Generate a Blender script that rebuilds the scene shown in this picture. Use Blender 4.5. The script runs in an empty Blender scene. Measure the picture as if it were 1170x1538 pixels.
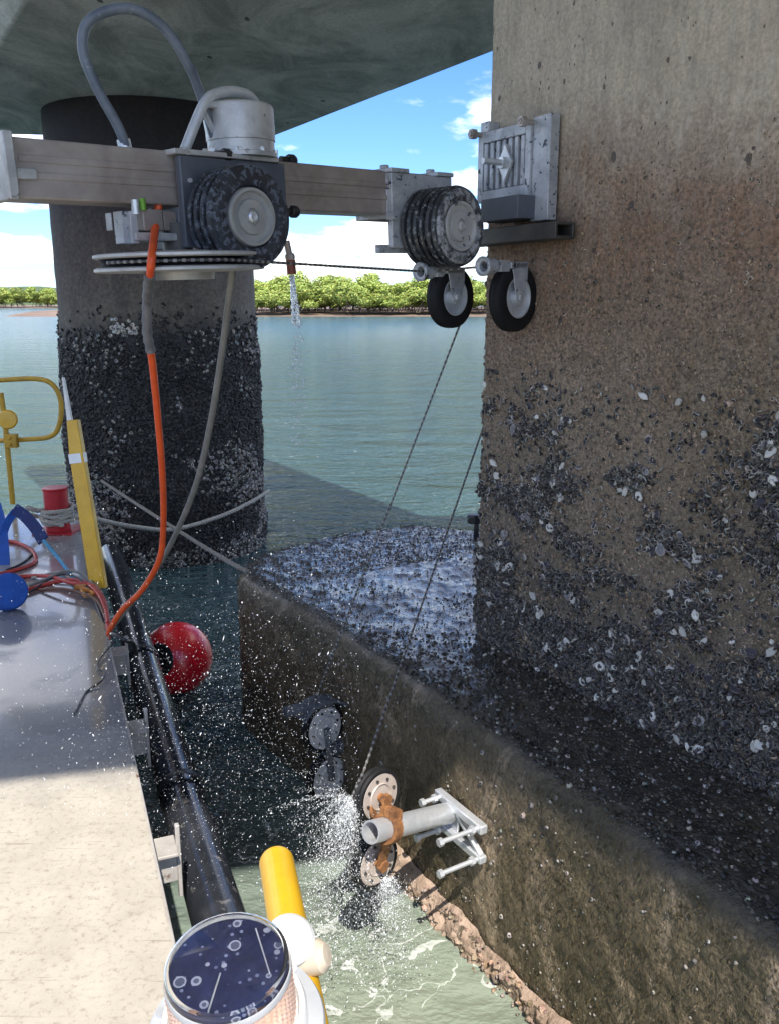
import bpy, math, random
import numpy as np
from mathutils import Vector, Matrix
rng = np.random.default_rng(7); random.seed(7)
scn = bpy.context.scene
COL = scn.collection
V = lambda *a: np.array(a if len(a) > 1 else a[0], dtype=float)

# ------------------------------------------------------------------ camera
F, CX, CY, PIT, H = 1309., 585., 769., math.radians(13.5), 2.6
cam_d = bpy.data.cameras.new('camera'); cam = bpy.data.objects.new('camera', cam_d); COL.objects.link(cam)
cam_d.sensor_fit = 'VERTICAL'; cam_d.sensor_height = 24; cam_d.lens = F / 1538 * 24
cam_d.clip_start = .05; cam_d.clip_end = 6000
cam.location = (0, 0, H); cam.rotation_euler = (math.pi/2 - PIT, 0, 0)
scn.camera = cam

# ------------------------------------------------------------------ sky, sun, exposure
SUN = V(.10, -.59, .80); SUN /= np.linalg.norm(SUN)
elev = math.asin(SUN[2]); azim = math.atan2(SUN[0], SUN[1])
w = bpy.data.worlds.new('World'); scn.world = w; w.use_nodes = True
nt = w.node_tree; nt.nodes.clear()
def N(t, typ, **k):
    n = t.nodes.new(typ)
    for a, b in k.items(): setattr(n, a, b)
    return n
def L(t, a, b): t.links.new(a, b)
def math_n(t, op, a, b=None, clamp=False):
    n = N(t, 'ShaderNodeMath', operation=op); n.use_clamp = clamp
    for i, v in enumerate((a, b)):
        if v is None: continue
        if isinstance(v, (int, float)): n.inputs[i].default_value = v
        else: L(t, v, n.inputs[i])
    return n.outputs[0]
def mixc(t, f, a, b, mode='MIX'):
    n = N(t, 'ShaderNodeMix', data_type='RGBA', blend_type=mode)
    for s, v in ((n.inputs[0], f), (n.inputs[6], a), (n.inputs[7], b)):
        if isinstance(v, (int, float)): s.default_value = v
        elif isinstance(v, (tuple, list)): s.default_value = (*v, 1)[:4]
        else: L(t, v, s)
    return n.outputs[2]
def ramp(t, f, stops, interp='LINEAR'):
    n = N(t, 'ShaderNodeValToRGB'); cr = n.color_ramp; cr.interpolation = interp
    while len(cr.elements) < len(stops): cr.elements.new(.5)
    for e, (p, c) in zip(cr.elements, stops):
        e.position = p; e.color = (*c, 1) if isinstance(c, (tuple, list)) else (c, c, c, 1)
    if f is not None: L(t, f, n.inputs[0])
    return n.outputs[0]
def noise(t, vec, scale, detail=6, rough=.6, dist=0):
    n = N(t, 'ShaderNodeTexNoise'); n.inputs['Scale'].default_value = scale; n.inputs['Detail'].default_value = detail
    n.inputs['Roughness'].default_value = rough; n.inputs['Distortion'].default_value = dist
    if vec is not None: L(t, vec, n.inputs['Vector'])
    return n.outputs['Fac']
def mapping(t, vec, scale=(1, 1, 1), loc=(0, 0, 0), rot=(0, 0, 0)):
    n = N(t, 'ShaderNodeMapping'); n.inputs['Scale'].default_value = scale; n.inputs['Location'].default_value = loc
    n.inputs['Rotation'].default_value = rot; L(t, vec, n.inputs['Vector']); return n.outputs[0]

SKY_STRENGTH, SUN_STRENGTH, EXPOSURE = .15, 2.0, 1.9
sky = N(nt, 'ShaderNodeTexSky', sky_type='NISHITA'); sky.sun_disc = False
sky.sun_elevation = elev; sky.sun_rotation = azim; sky.air_density = 1.0; sky.dust_density = .1; sky.ozone_density = 2.0
hs = N(nt, 'ShaderNodeHueSaturation'); hs.inputs['Saturation'].default_value = 1.12; hs.inputs['Value'].default_value = .8; L(nt, sky.outputs[0], hs.inputs['Color'])
tc = N(nt, 'ShaderNodeTexCoord'); sx = N(nt, 'ShaderNodeSeparateXYZ'); L(nt, tc.outputs['Generated'], sx.inputs[0])
zc = math_n(nt, 'ADD', math_n(nt, 'MAXIMUM', sx.outputs[2], 0.0), .16)
cb = N(nt, 'ShaderNodeCombineXYZ')
L(nt, math_n(nt, 'DIVIDE', sx.outputs[0], zc), cb.inputs[0]); L(nt, math_n(nt, 'DIVIDE', sx.outputs[1], zc), cb.inputs[1])
L(nt, math_n(nt, 'MULTIPLY', sx.outputs[2], 2.0), cb.inputs[2])
cmap = mapping(nt, cb.outputs[0], (1.0, 1.0, 1.0), (5.1, 3.7, 0))
c1 = noise(nt, cmap, 1.55, 9, .56, .15)
c2 = noise(nt, cmap, .55, 3, .5)
cl = math_n(nt, 'ADD', math_n(nt, 'MULTIPLY', c1, .75), math_n(nt, 'MULTIPLY', c2, .35))
cmask = ramp(nt, cl, [(.53, 0), (.60, .65), (.69, 1)], 'EASE')
shade = noise(nt, mapping(nt, cb.outputs[0], (1, 1, 1), (5.12, 3.73, .12)), 2.2, 7, .6)
ccol = ramp(nt, shade, [(.36, (2.3, 2.35, 2.45)), (.64, (7.6, 7.2, 6.5))])
blue = mixc(nt, 1.0, hs.outputs[0], (.27, .36, .52), 'MULTIPLY')
skyc = mixc(nt, math_n(nt, 'MULTIPLY', cmask, .93), blue, ccol)
bg = N(nt, 'ShaderNodeBackground'); bg.inputs['Strength'].default_value = SKY_STRENGTH
wo = N(nt, 'ShaderNodeOutputWorld'); L(nt, skyc, bg.inputs['Color']); L(nt, bg.outputs[0], wo.inputs['Surface'])
sd = bpy.data.lights.new('sun', 'SUN'); sd.energy = SUN_STRENGTH; sd.angle = math.radians(.5); sd.color = (1, .95, .87)
so = bpy.data.objects.new('sun', sd); COL.objects.link(so); so.rotation_euler = Vector(SUN).to_track_quat('Z', 'Y').to_euler(); so.location = (-8, -10, 20)
vs = scn.view_settings; vs.view_transform = 'Standard'; vs.look = 'None'; vs.gamma = 1; vs.use_curve_mapping = False; vs.exposure = EXPOSURE

# ------------------------------------------------------------------ where things stand
def ray(x, y):
    a = (x - CX) / F; b = -(y - CY) / F
    return V(a, math.cos(PIT) + b * math.sin(PIT), -math.sin(PIT) + b * math.cos(PIT))
CAMP = V(0, 0, H)
def onz(x, y, z): r = ray(x, y); return CAMP + (z - H) / r[2] * r
def aty(x, y, Y): r = ray(x, y); return CAMP + Y / r[1] * r
def onplane(x, y, p0, n): r = ray(x, y); return CAMP + np.dot(V(p0) - CAMP, n) / np.dot(r, n) * r
D_ = V(-.52, .854, 0); D_ /= np.linalg.norm(D_)              # along pier and pile cap, away from the camera
M_ = V(-D_[1], D_[0], 0)                                     # their face normal, towards the water
Z_ = V(0, 0, 1)

# ------------------------------------------------------------------ helpers
def unit(v): v = np.asarray(v, float); return v / np.linalg.norm(v)
def perp(a):
    a = unit(a); h = Z_ if abs(a[2]) < .9 else V(1, 0, 0)
    x = unit(np.cross(h, a)); return x, np.cross(a, x)
def spline(pts, n=8):
    P = [V(p) for p in pts]
    P = [2*P[0] - P[1]] + P + [2*P[-1] - P[-2]]
    out = []
    for i in range(1, len(P) - 2):
        for k in range(n):
            t = k / n; a, b, c, d = P[i-1:i+3]
            out.append(.5*((2*b) + (-a+c)*t + (2*a-5*b+4*c-d)*t*t + (-a+3*b-3*c+d)*t**3))
    out.append(P[-2]); return out
class MB:
    def __init__(s): s.v = []; s.f = []
    def add(s, vs, fs):
        o = len(s.v); s.v += [tuple(map(float, q)) for q in vs]; s.f += [tuple(i + o for i in f) for f in fs]; return s
    def box(s, c, hx, hy, hz, X=(1, 0, 0), Y=(0, 1, 0), Z=(0, 0, 1)):
        c = V(c); X, Y, Z = V(X)*hx, V(Y)*hy, V(Z)*hz
        vs = [c + a*X + b*Y + d*Z for d in (-1, 1) for b in (-1, 1) for a in (-1, 1)]
        fs = [(0, 2, 3, 1), (4, 5, 7, 6), (0, 1, 5, 4), (2, 6, 7, 3), (0, 4, 6, 2), (1, 3, 7, 5)]
        if np.dot(np.cross(X, Y), Z) < 0: fs = [f[::-1] for f in fs]
        return s.add(vs, fs)
    def lathe(s, c, axis, prof, seg=40, closed=False):        # prof: (radius, along axis)
        c = V(c); a = unit(axis); x, y = perp(a); vs = []; n = len(prof)
        for r, h in prof:
            for k in range(seg):
                t = 2*math.pi*k/seg; vs.append(c + a*h + (x*math.cos(t) + y*math.sin(t))*max(r, 1e-4))
        fs = []
        for i in range(n if closed else n - 1):
            j = (i + 1) % n
            for k in range(seg):
                q = (k + 1) % seg; fs.append((i*seg+k, i*seg+q, j*seg+q, j*seg+k))
        return s.add(vs, fs)
    def cyl(s, p, q, r, seg=20, r2=None):
        p, q = V(p), V(q); l = np.linalg.norm(q - p); r2 = r if r2 is None else r2
        return s.lathe(p, q - p, [(0, 0), (r, 0), (r2, l), (0, l)], seg)
    def tube(s, pts, r, seg=10, caps=True):
        P = [V(p) for p in pts]; n = len(P); x = None; vs = []
        rr = r if hasattr(r, '__len__') else [r]*n
        for i in range(n):
            t = unit(P[min(i+1, n-1)] - P[max(i-1, 0)])
            if x is None: x, _ = perp(t)
            x = unit(x - t*np.dot(x, t)); y = np.cross(t, x)
            for k in range(seg):
                a = 2*math.pi*k/seg; vs.append(P[i] + (x*math.cos(a) + y*math.sin(a))*rr[i])
        fs = [(i*seg+k, i*seg+(k+1) % seg, (i+1)*seg+(k+1) % seg, (i+1)*seg+k) for i in range(n-1) for k in range(seg)]
        if caps: fs += [tuple(range(seg))[::-1], tuple((n-1)*seg + k for k in range(seg))]
        return s.add(vs, fs)
    def prism(s, poly, ext):
        P = [V(p) for p in poly]; n = len(P); e = V(ext)
        nn = sum((np.cross(P[i], P[(i+1) % n]) for i in range(n)), V(0, 0, 0))
        if np.dot(nn, e) < 0: P = P[::-1]
        return s.add(P + [p + e for p in P], [tuple(range(n))[::-1], tuple(range(n, 2*n))] + [(i, (i+1) % n, n+(i+1) % n, n+i) for i in range(n)])
    def strip(s, pts, across, wd, th=.003):                   # flat webbing along pts
        P = [V(p) for p in pts]; n = len(P); vs = []
        for i in range(n):
            t = unit(P[min(i+1, n-1)] - P[max(i-1, 0)]); a = V(across[i] if hasattr(across[0], '__len__') else across)
            a = unit(a - t*np.dot(a, t)); b = np.cross(t, a)
            vs += [P[i] + a*wd/2 + b*th/2, P[i] - a*wd/2 + b*th/2, P[i] - a*wd/2 - b*th/2, P[i] + a*wd/2 - b*th/2]
        fs = [(4*i+k, 4*i+(k+1) % 4, 4*i+4+(k+1) % 4, 4*i+4+k) for i in range(n-1) for k in range(4)]
        return s.add(vs, fs + [(3, 2, 1, 0), tuple(4*(n-1)+k for k in range(4))])
    def build(s, name, m, parent=None, bevel=0, ang=35):
        me = bpy.data.meshes.new(name); me.from_pydata(s.v, [], s.f); me.update()
        return finish(me, name, m, parent, bevel, ang)
def finish(me, name, m, parent=None, bevel=0, ang=35, flat=False):
    import bmesh
    if len(me.polygons) < 20000:
        b = bmesh.new(); b.from_mesh(me); bmesh.ops.recalc_face_normals(b, faces=b.faces); b.to_mesh(me); b.free()
    me.materials.append(m)
    if not flat:
        me.shade_smooth()
        if ang: me.set_sharp_from_angle(angle=math.radians(ang))
    o = bpy.data.objects.new(name, me); COL.objects.link(o)
    if parent is not None: adopt(o, parent)
    if bevel:
        md = o.modifiers.new('bevel', 'BEVEL'); md.width = bevel; md.segments = 2; md.limit_method = 'ANGLE'; md.angle_limit = math.radians(50)
    return o
def world_of(o):
    m = Matrix.LocRotScale(o.location, o.rotation_euler, o.scale)
    return (world_of(o.parent) @ o.matrix_parent_inverse @ m) if o.parent else m
def adopt(o, parent): o.parent = parent; o.matrix_parent_inverse = world_of(parent).inverted()
def tag(o, label=None, cat=None, group=None, kind=None):
    for k, v in (('label', label), ('category', cat), ('group', group), ('kind', kind)):
        if v: o[k] = v
    return o
def thing(name, loc, label, cat, group=None):
    o = bpy.data.objects.new(name, None); COL.objects.link(o); o.location = tuple(loc); o.empty_display_size = .1
    return tag(o, label, cat, group)
def np_mesh(name, verts, quads=None, tris=None, col=None):
    me = bpy.data.meshes.new(name); verts = np.asarray(verts, np.float32)
    parts = [(a, k) for a, k in ((quads, 4), (tris, 3)) if a is not None and len(a)]
    loops = np.concatenate([a.ravel() for a, k in parts]).astype(np.int32)
    tot = np.concatenate([np.full(len(a), k, np.int32) for a, k in parts])
    me.vertices.add(len(verts)); me.vertices.foreach_set('co', verts.ravel())
    me.loops.add(len(loops)); me.loops.foreach_set('vertex_index', loops)
    me.polygons.add(len(tot)); st = np.zeros(len(tot), np.int32); st[1:] = np.cumsum(tot)[:-1]
    me.polygons.foreach_set('loop_start', st); me.polygons.foreach_set('loop_total', tot)
    me.update(calc_edges=True)
    if col is not None:
        at = me.color_attributes.new('tint', 'FLOAT_COLOR', 'POINT')
        c4 = np.ones((len(verts), 4), np.float32); c4[:, :3] = col; at.data.foreach_set('color', c4.ravel())
    return me
def vnoise(p, seed=0):
    p = np.asarray(p, float); i = np.floor(p).astype(np.int64); f = p - i; f = f*f*(3 - 2*f)
    def h(a):
        x = (a[..., 0]*374761393 + a[..., 1]*668265263 + a[..., 2]*1274126177 + seed*974711) & 0xffffffff
        x = ((x ^ (x >> 13))*1274126177) & 0xffffffff; x = ((x ^ (x >> 16))*2246822519) & 0xffffffff
        return ((x ^ (x >> 15)) & 0xffff)/65535.
    r = 0
    for dx in (0, 1):
        for dy in (0, 1):
            for dz in (0, 1):
                wt = (f[..., 0] if dx else 1-f[..., 0])*(f[..., 1] if dy else 1-f[..., 1])*(f[..., 2] if dz else 1-f[..., 2])
                r = r + wt*h(i + np.array([dx, dy, dz]))
    return r
def fbm(p, sc, oc=4, seed=0):
    p = np.asarray(p, float)*sc; r = 0; a = .5; t = 0
    for k in range(oc): r = r + a*vnoise(p*2**k + 17.3*k, seed+k); t += a; a *= .5
    return r/t
def sstep(a, b, x): t = np.clip((x - a)/(b - a), 0, 1); return t*t*(3 - 2*t)
def grid_quads(nr, nc):
    i = np.arange(nr*nc).reshape(nr, nc)
    return np.stack([i[:-1, :-1], i[:-1, 1:], i[1:, 1:], i[1:, :-1]], -1).reshape(-1, 4)
def scatter(name, tmpl, pos, nrm, size, mtl, parent, tint=None, lean=.35, aspect=None, up=None):
    """one joined mesh of many small shells, each with its own place, lean, size and tint"""
    tv, tf, tcol = tmpl; n = len(pos)
    nn = nrm + rng.normal(0, lean, (n, 3)); nn /= np.linalg.norm(nn, axis=1, keepdims=True)
    a = rng.normal(0, 1, (n, 3)) if up is None else np.asarray(up) + rng.normal(0, .25, (n, 3))
    t = a - nn*(a*nn).sum(1, keepdims=True); t /= np.linalg.norm(t, axis=1, keepdims=True); b = np.cross(nn, t)
    jit = 1 + rng.normal(0, .13, (n, len(tv), 3))
    q = tv[None]*jit*size[:, None, None]
    if aspect is not None: q[:, :, 1] *= aspect[:, None]
    vv = pos[:, None] + q[..., 0:1]*t[:, None] + q[..., 1:2]*b[:, None] + q[..., 2:3]*nn[:, None]
    ff = (tf[None] + (np.arange(n)*len(tv))[:, None, None]).reshape(-1, tf.shape[1])
    c = np.broadcast_to(tcol[None], (n, len(tv), 3)).copy()
    if tint is not None: c *= tint[:, None, :]
    kw = dict(tris=ff) if tf.shape[1] == 3 else dict(quads=ff)
    o = finish(np_mesh(name, vv.reshape(-1, 3), col=c.reshape(-1, 3), **kw), name, mtl, parent, ang=0)
    o['kind'] = 'stuff'; return o
def ringtmpl(rings, cols, seg=7, close=True, sq=1., point=0.):
    """rings of (radius, height); last one closes to a point"""
    vs, cs, fs = [], [], []
    for (r, h), c in zip(rings, cols):
        for k in range(seg):
            t = 2*math.pi*k/seg; x = r*math.cos(t); y = r*math.sin(t)*sq
            y *= 1 - point*max(0, x)/max(r, 1e-6)
            vs.append((x, y, h)); cs.append(c)
    for i in range(len(rings)-1):
        for k in range(seg):
            q = (k+1) % seg; a, b, c_, d = i*seg+k, i*seg+q, (i+1)*seg+q, (i+1)*seg+k
            fs += [(a, b, c_), (a, c_, d)]
    if close:
        vs.append((0, 0, rings[-1][1])); cs.append(cols[-1]); o = (len(rings)-1)*seg
        fs += [(o+k, o+(k+1) % seg, len(vs)-1) for k in range(seg)]
    return V(vs).reshape(-1, 3), np.array(fs), V(cs).reshape(-1, 3)

# ------------------------------------------------------------------ materials
def newmat(name):
    m = bpy.data.materials.new(name); m.use_nodes = True; t = m.node_tree
    p = t.nodes['Principled BSDF']; tcn = N(t, 'ShaderNodeTexCoord')
    return m, t, p, tcn.outputs['Object']
def bump(t, p, h, strength=.4, dist=.01):
    b = N(t, 'ShaderNodeBump'); b.inputs['Strength'].default_value = strength; b.inputs['Distance'].default_value = dist
    L(t, h, b.inputs['Height']); L(t, b.outputs[0], p.inputs['Normal']); return b
def mat(name, a, b, scale=8, rough=(.5, .7), metal=0, bmp=.2, bscale=60, spots=None, stretch=(1, 1, 1), bdist=.004, contrast=(.35, .65), spec=.5, coat=0):
    m, t, p, oc = newmat(name); vec = mapping(t, oc, stretch)
    n1 = noise(t, vec, scale, 8, .65, .3); f = ramp(t, n1, [(contrast[0], 0), (contrast[1], 1)])
    c = mixc(t, f, a, b)
    if spots:
        scol, ssc, thr = spots; n3 = noise(t, vec, ssc, 5, .6, .6)
        c = mixc(t, ramp(t, n3, [(thr, 0), (thr+.05, 1)]), c, scol)
    L(t, c, p.inputs['Base Color'])
    n2 = noise(t, oc, bscale, 4, .6); 
    L(t, ramp(t, n1, [(.3, rough[0]), (.7, rough[1])]), p.inputs['Roughness'])
    p.inputs['Metallic'].default_value = metal; p.inputs['Specular IOR Level'].default_value = spec; p.inputs['Coat Weight'].default_value = coat
    if bmp: bump(t, p, math_n(t, 'ADD', n2, math_n(t, 'MULTIPLY', n1, .6)), bmp, bdist)
    return m
MT = {}
MT['beam'] = mat('weathered_steel', (.43, .375, .34), (.25, .205, .18), 4, (.35, .55), .4, .15, 90, ((.14, .11, .09), 6, .66), (1, 1, 1.2))
MT['galv'] = mat('galvanised_steel', (.72, .73, .74), (.52, .54, .56), 14, (.3, .5), .55, .12, 150)
MT['bead'] = mat('diamond_bead_steel', (.2, .2, .2), (.3, .29, .28), 30, (.4, .6), .3, .2, 90)
MT['galvdirty'] = mat('splashed_galvanised_steel', (.55, .56, .58), (.34, .35, .37), 9, (.45, .65), .35, .25, 120, ((.05, .055, .07), 38, .60))
MT['alu'] = mat('dull_aluminium', (.55, .54, .52), (.36, .35, .34), 10, (.4, .6), .35, .15, 120, ((.2, .17, .15), 12, .64))
MT['housing'] = mat('dark_grey_paint', (.075, .085, .105), (.11, .12, .14), 7, (.35, .55), .1, .15, 120, ((.2, .19, .18), 16, .68))
MT['darksteel'] = mat('dark_steel', (.045, .043, .042), (.09, .08, .07), 9, (.4, .6), .3, .25, 90)
MT['tyre'] = mat('slurry_smeared_rubber', (.012, .013, .017), (.03, .034, .044), 10, (.3, .6), 0, .3, 90, ((.1, .115, .145), 60, .53), (1, 1, 1))
MT['tyre2'] = mat('wet_rubber_with_pale_slurry', (.012, .013, .017), (.05, .055, .06), 12, (.2, .5), 0, .3, 80, ((.2, .205, .215), 60, .56))
MT['wallslurry'] = mat('slurry_splashed_sidewall', (.04, .042, .05), (.34, .34, .35), 34, (.4, .7), 0, .3, 90, ((.015, .016, .02), 48, .6), contrast=(.42, .58))
MT['paledisc'] = mat('pale_worn_disc', (.7, .68, .66), (.52, .5, .49), 12, (.5, .7), 0, .2, 90)
MT['rubber'] = mat('black_rubber', (.008, .008, .009), (.014, .014, .015), 20, (.55, .7), 0, .1, 120, spec=.25)
MT['rim'] = mat('grey_wheel_steel', (.46, .46, .45), (.33, .33, .32), 10, (.35, .55), .45, .12, 90)
MT['rim2'] = mat('slurry_covered_hub', (.5, .49, .47), (.34, .33, .32), 9, (.6, .8), .1, .3, 60, ((.1, .1, .11), 22, .62))
MT['beige'] = mat('pale_flange_steel', (.5, .43, .38), (.4, .33, .28), 9, (.45, .6), .15, .15, 90, ((.25, .15, .09), 18, .66))
MT['rust'] = mat('orange_rust', (.34, .15, .05), (.13, .055, .025), 26, (.75, .9), .1, .6, 90)
MT['orange'] = mat('orange_hose_cover', (.78, .1, .018), (.62, .075, .015), 12, (.35, .5), 0, .12, 160)
MT['greyhose'] = mat('grey_hose_rubber', (.15, .145, .135), (.23, .22, .2), 10, (.5, .65), 0, .2, 120)
MT['bluegrey'] = mat('blue_grey_hose', (.09, .11, .14), (.17, .19, .22), 9, (.35, .55), 0, .2, 90, ((.3, .31, .33), 20, .62))
MT['tapewrap'] = mat('grey_tape_wrap', (.1, .1, .11), (.2, .2, .21), 16, (.5, .7), 0, .6, 70)
MT['rope'] = mat('weathered_rope', (.36, .335, .29), (.5, .47, .41), 60, (.85, .95), 0, .9, 220, bdist=.006)
MT['darkrope'] = mat('wet_rope', (.2, .185, .16), (.32, .3, .26), 60, (.7, .9), 0, .9, 220)
MT['yellow'] = mat('yellow_paint', (.72, .42, .012), (.62, .34, .012), 9, (.3, .5), 0, .08, 60, ((.3, .19, .06), 22, .69), coat=.2)
MT['yellowd'] = mat('dull_yellow_paint', (.55, .32, .02), (.42, .24, .025), 9, (.4, .6), 0, .1, 60, ((.2, .13, .05), 25, .66))
MT['white'] = mat('white_plastic', (.78, .78, .76), (.68, .68, .65), 8, (.35, .5), 0, .05, 80)
MT['greyplate'] = mat('grey_plastic_plate', (.42, .43, .44), (.33, .34, .36), 9, (.4, .6), 0, .1, 120, ((.7, .71, .72), 60, .66))
MT['red'] = mat('red_paint', (.48, .012, .02), (.36, .01, .016), 8, (.3, .5), 0, .12, 60)
MT['buoyred'] = mat('red_buoy_plastic', (.95, .02, .035), (.88, .016, .03), 6, (.22, .4), 0, .05, 40, coat=.3)
MT['black'] = mat('black_plastic', (.012, .012, .013), (.02, .02, .022), 15, (.35, .5), 0, .1, 90)
MT['blue'] = mat('blue_webbing', (.012, .07, .32), (.02, .1, .42), 30, (.75, .9), 0, .5, 250)
MT['navy'] = mat('navy_webbing', (.01, .02, .09), (.015, .03, .13), 30, (.75, .9), 0, .5, 250, ((.6, .62, .66), 45, .66))
MT['lblue'] = mat('light_blue_rope', (.06, .26, .45), (.1, .33, .5), 40, (.8, .9), 0, .6, 250)
MT['redhose'] = mat('red_hose_rubber', (.5, .045, .03), (.36, .03, .022), 14, (.4, .55), 0, .12, 120)
MT['brass'] = mat('weathered_orange_fitting', (.55, .22, .03), (.4, .15, .03), 14, (.4, .6), .3, .15, 100)
MT['fender'] = mat('wet_black_pipe_plastic', (.018, .02, .026), (.035, .038, .045), 6, (.12, .3), 0, .12, 40, ((.12, .115, .11), 14, .62))
MT['tape'] = mat('silver_reflective_tape', (.75, .75, .74), (.66, .66, .66), 12, (.25, .4), .2, .05, 60)

def shellmat(name, rough=.5, bmp=.5, sc=140):
    m, t, p, oc = newmat(name); a = N(t, 'ShaderNodeVertexColor'); a.layer_name = 'tint'
    n1 = noise(t, oc, sc, 3, .6); c = mixc(t, 1.0, a.outputs[0], ramp(t, n1, [(.3, .6), (.7, 1.35)]), 'MULTIPLY')
    L(t, c, p.inputs['Base Color']); p.inputs['Roughness'].default_value = rough
    if bmp: bump(t, p, n1, bmp, .003)
    return m
MT['shell'] = shellmat('oyster_and_barnacle_shell', .55)
MT['mussel'] = shellmat('mussel_shell', .58, .3)
MT['algae'] = shellmat('wet_algae', .5, .4)
MT['leaf'] = shellmat('mangrove_leaf', .6, 0, 3)

def m_pier():
    m, t, p, oc = newmat('tidal_pier_concrete'); s = N(t, 'ShaderNodeSeparateXYZ'); L(t, oc, s.inputs[0])
    big = noise(t, oc, 1.3, 5, .6, .4); med = noise(t, oc, 9, 6, .65); fine = noise(t, oc, 70, 4, .7); grit = noise(t, oc, 150, 3, .7)
    z = math_n(t, 'ADD', s.outputs[2], math_n(t, 'ADD', math_n(t, 'MULTIPLY', math_n(t, 'SUBTRACT', big, .5), 1.1), math_n(t, 'MULTIPLY', math_n(t, 'SUBTRACT', med, .5), .35)))
    zz = math_n(t, 'DIVIDE', math_n(t, 'SUBTRACT', z, .9), 3.4)
    base = ramp(t, zz, [(.0, (.04, .033, .024)), (.22, (.095, .075, .048)), (.40, (.175, .125, .074)), (.50, (.225, .142, .09)), (.585, (.225, .128, .074)), (.64, (.32, .235, .165)), (.72, (.5, .41, .30)), (1, (.66, .54, .395))])
    streak = noise(t, mapping(t, oc, (14, 14, 2.2)), 1.6, 6, .7, .3)
    base = mixc(t, ramp(t, streak, [(.42, .0), (.75, .5)]), base, (.2, .17, .14))
    sp = ramp(t, fine, [(.34, .35), (.5, 1.0), (.66, 1.75)])
    spk = mixc(t, ramp(t, zz, [(.5, 1.0), (.74, .3)]), (1, 1, 1), sp)
    lt = math_n(t, 'MULTIPLY', ramp(t, noise(t, mapping(t, oc, (1, 1, .7)), 2.1, 6, .7, .5), [(.46, 0), (.66, .6)]), ramp(t, zz, [(.1, .25), (.4, .8), (.5, .6), (.65, 0)]))
    base = mixc(t, lt, base, (.33, .255, .185))
    base = mixc(t, 1.0, base, spk, 'MULTIPLY')
    base = mixc(t, ramp(t, grit, [(.30, .5), (.37, 0)]), base, (.05, .04, .03))
    # air holes in the cast face
    vo = N(t, 'ShaderNodeTexVoronoi', feature='F1'); vo.inputs['Scale'].default_value = 13; vo.inputs['Randomness'].default_value = 1
    L(t, mapping(t, oc, (1, 1, .8)), vo.inputs['Vector'])
    pit = math_n(t, 'LESS_THAN', vo.outputs['Distance'], math_n(t, 'MULTIPLY', math_n(t, 'SUBTRACT', med, .40), .85))
    vo3 = N(t, 'ShaderNodeTexVoronoi', feature='F1'); vo3.inputs['Scale'].default_value = 34; L(t, mapping(t, oc, (1, 1, .65)), vo3.inputs['Vector'])
    pit = math_n(t, 'MAXIMUM', pit, math_n(t, 'LESS_THAN', vo3.outputs['Distance'], math_n(t, 'MULTIPLY', math_n(t, 'SUBTRACT', noise(t, oc, 6, 4, .6), .47), 1.1)))
    drib = noise(t, mapping(t, oc, (1, 1, .4)), 26, 5, .65, .4); base = mixc(t, ramp(t, drib, [(.5, 0), (.72, .4)]), base, mixc(t, ramp(t, zz, [(.5, 0), (.7, 1)]), (.2, .15, .11), (.62, .56, .46)))
    base = mixc(t, ramp(t, noise(t, oc, 2.6, 7, .7, .8), [(.48, 0), (.72, .45)]), base, (.2, .165, .125))
    base = mixc(t, math_n(t, 'MULTIPLY', pit, .8), base, (.06, .05, .045))
    L(t, base, p.inputs['Base Color'])
    L(t, ramp(t, zz, [(.1, .45), (.6, .8)]), p.inputs['Roughness'])
    hgt = math_n(t, 'ADD', math_n(t, 'MULTIPLY', fine, .7), math_n(t, 'ADD', math_n(t, 'MULTIPLY', grit, .5), math_n(t, 'MULTIPLY', pit, -.9)))
    b = bump(t, p, hgt, .8, .008); L(t, ramp(t, zz, [(.5, .85), (.78, .3)]), b.inputs['Strength']); return m
MT['pier'] = m_pier()
def m_column():
    m, t, p, oc = newmat('dark_topped_column_concrete'); s = N(t, 'ShaderNodeSeparateXYZ'); L(t, oc, s.inputs[0])
    big = noise(t, oc, 1.2, 6, .65, .5); fine = noise(t, oc, 30, 5, .7); streak = noise(t, mapping(t, oc, (5, 5, .6)), 1.2, 6, .7)
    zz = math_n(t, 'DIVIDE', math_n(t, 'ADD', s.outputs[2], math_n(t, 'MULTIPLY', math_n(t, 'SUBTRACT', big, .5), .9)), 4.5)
    base = ramp(t, zz, [(.0, (.02, .02, .02)), (.5, (.04, .038, .036)), (.56, (.14, .115, .085)), (.64, (.115, .085, .066)), (.74, (.065, .045, .038)), (.82, (.022, .016, .017)), (1, (.018, .012, .013))])  # colour by height: dark foot, brown middle, near black towards the top
    base = mixc(t, ramp(t, streak, [(.45, 0), (.7, .55)]), base, (.035, .026, .026))
    base = mixc(t, 1.0, base, ramp(t, fine, [(.3, .5), (.7, 1.5)]), 'MULTIPLY')
    L(t, base, p.inputs['Base Color']); p.inputs['Roughness'].default_value = .75
    bump(t, p, fine, .5, .01); return m
MT['column'] = m_column()
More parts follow.
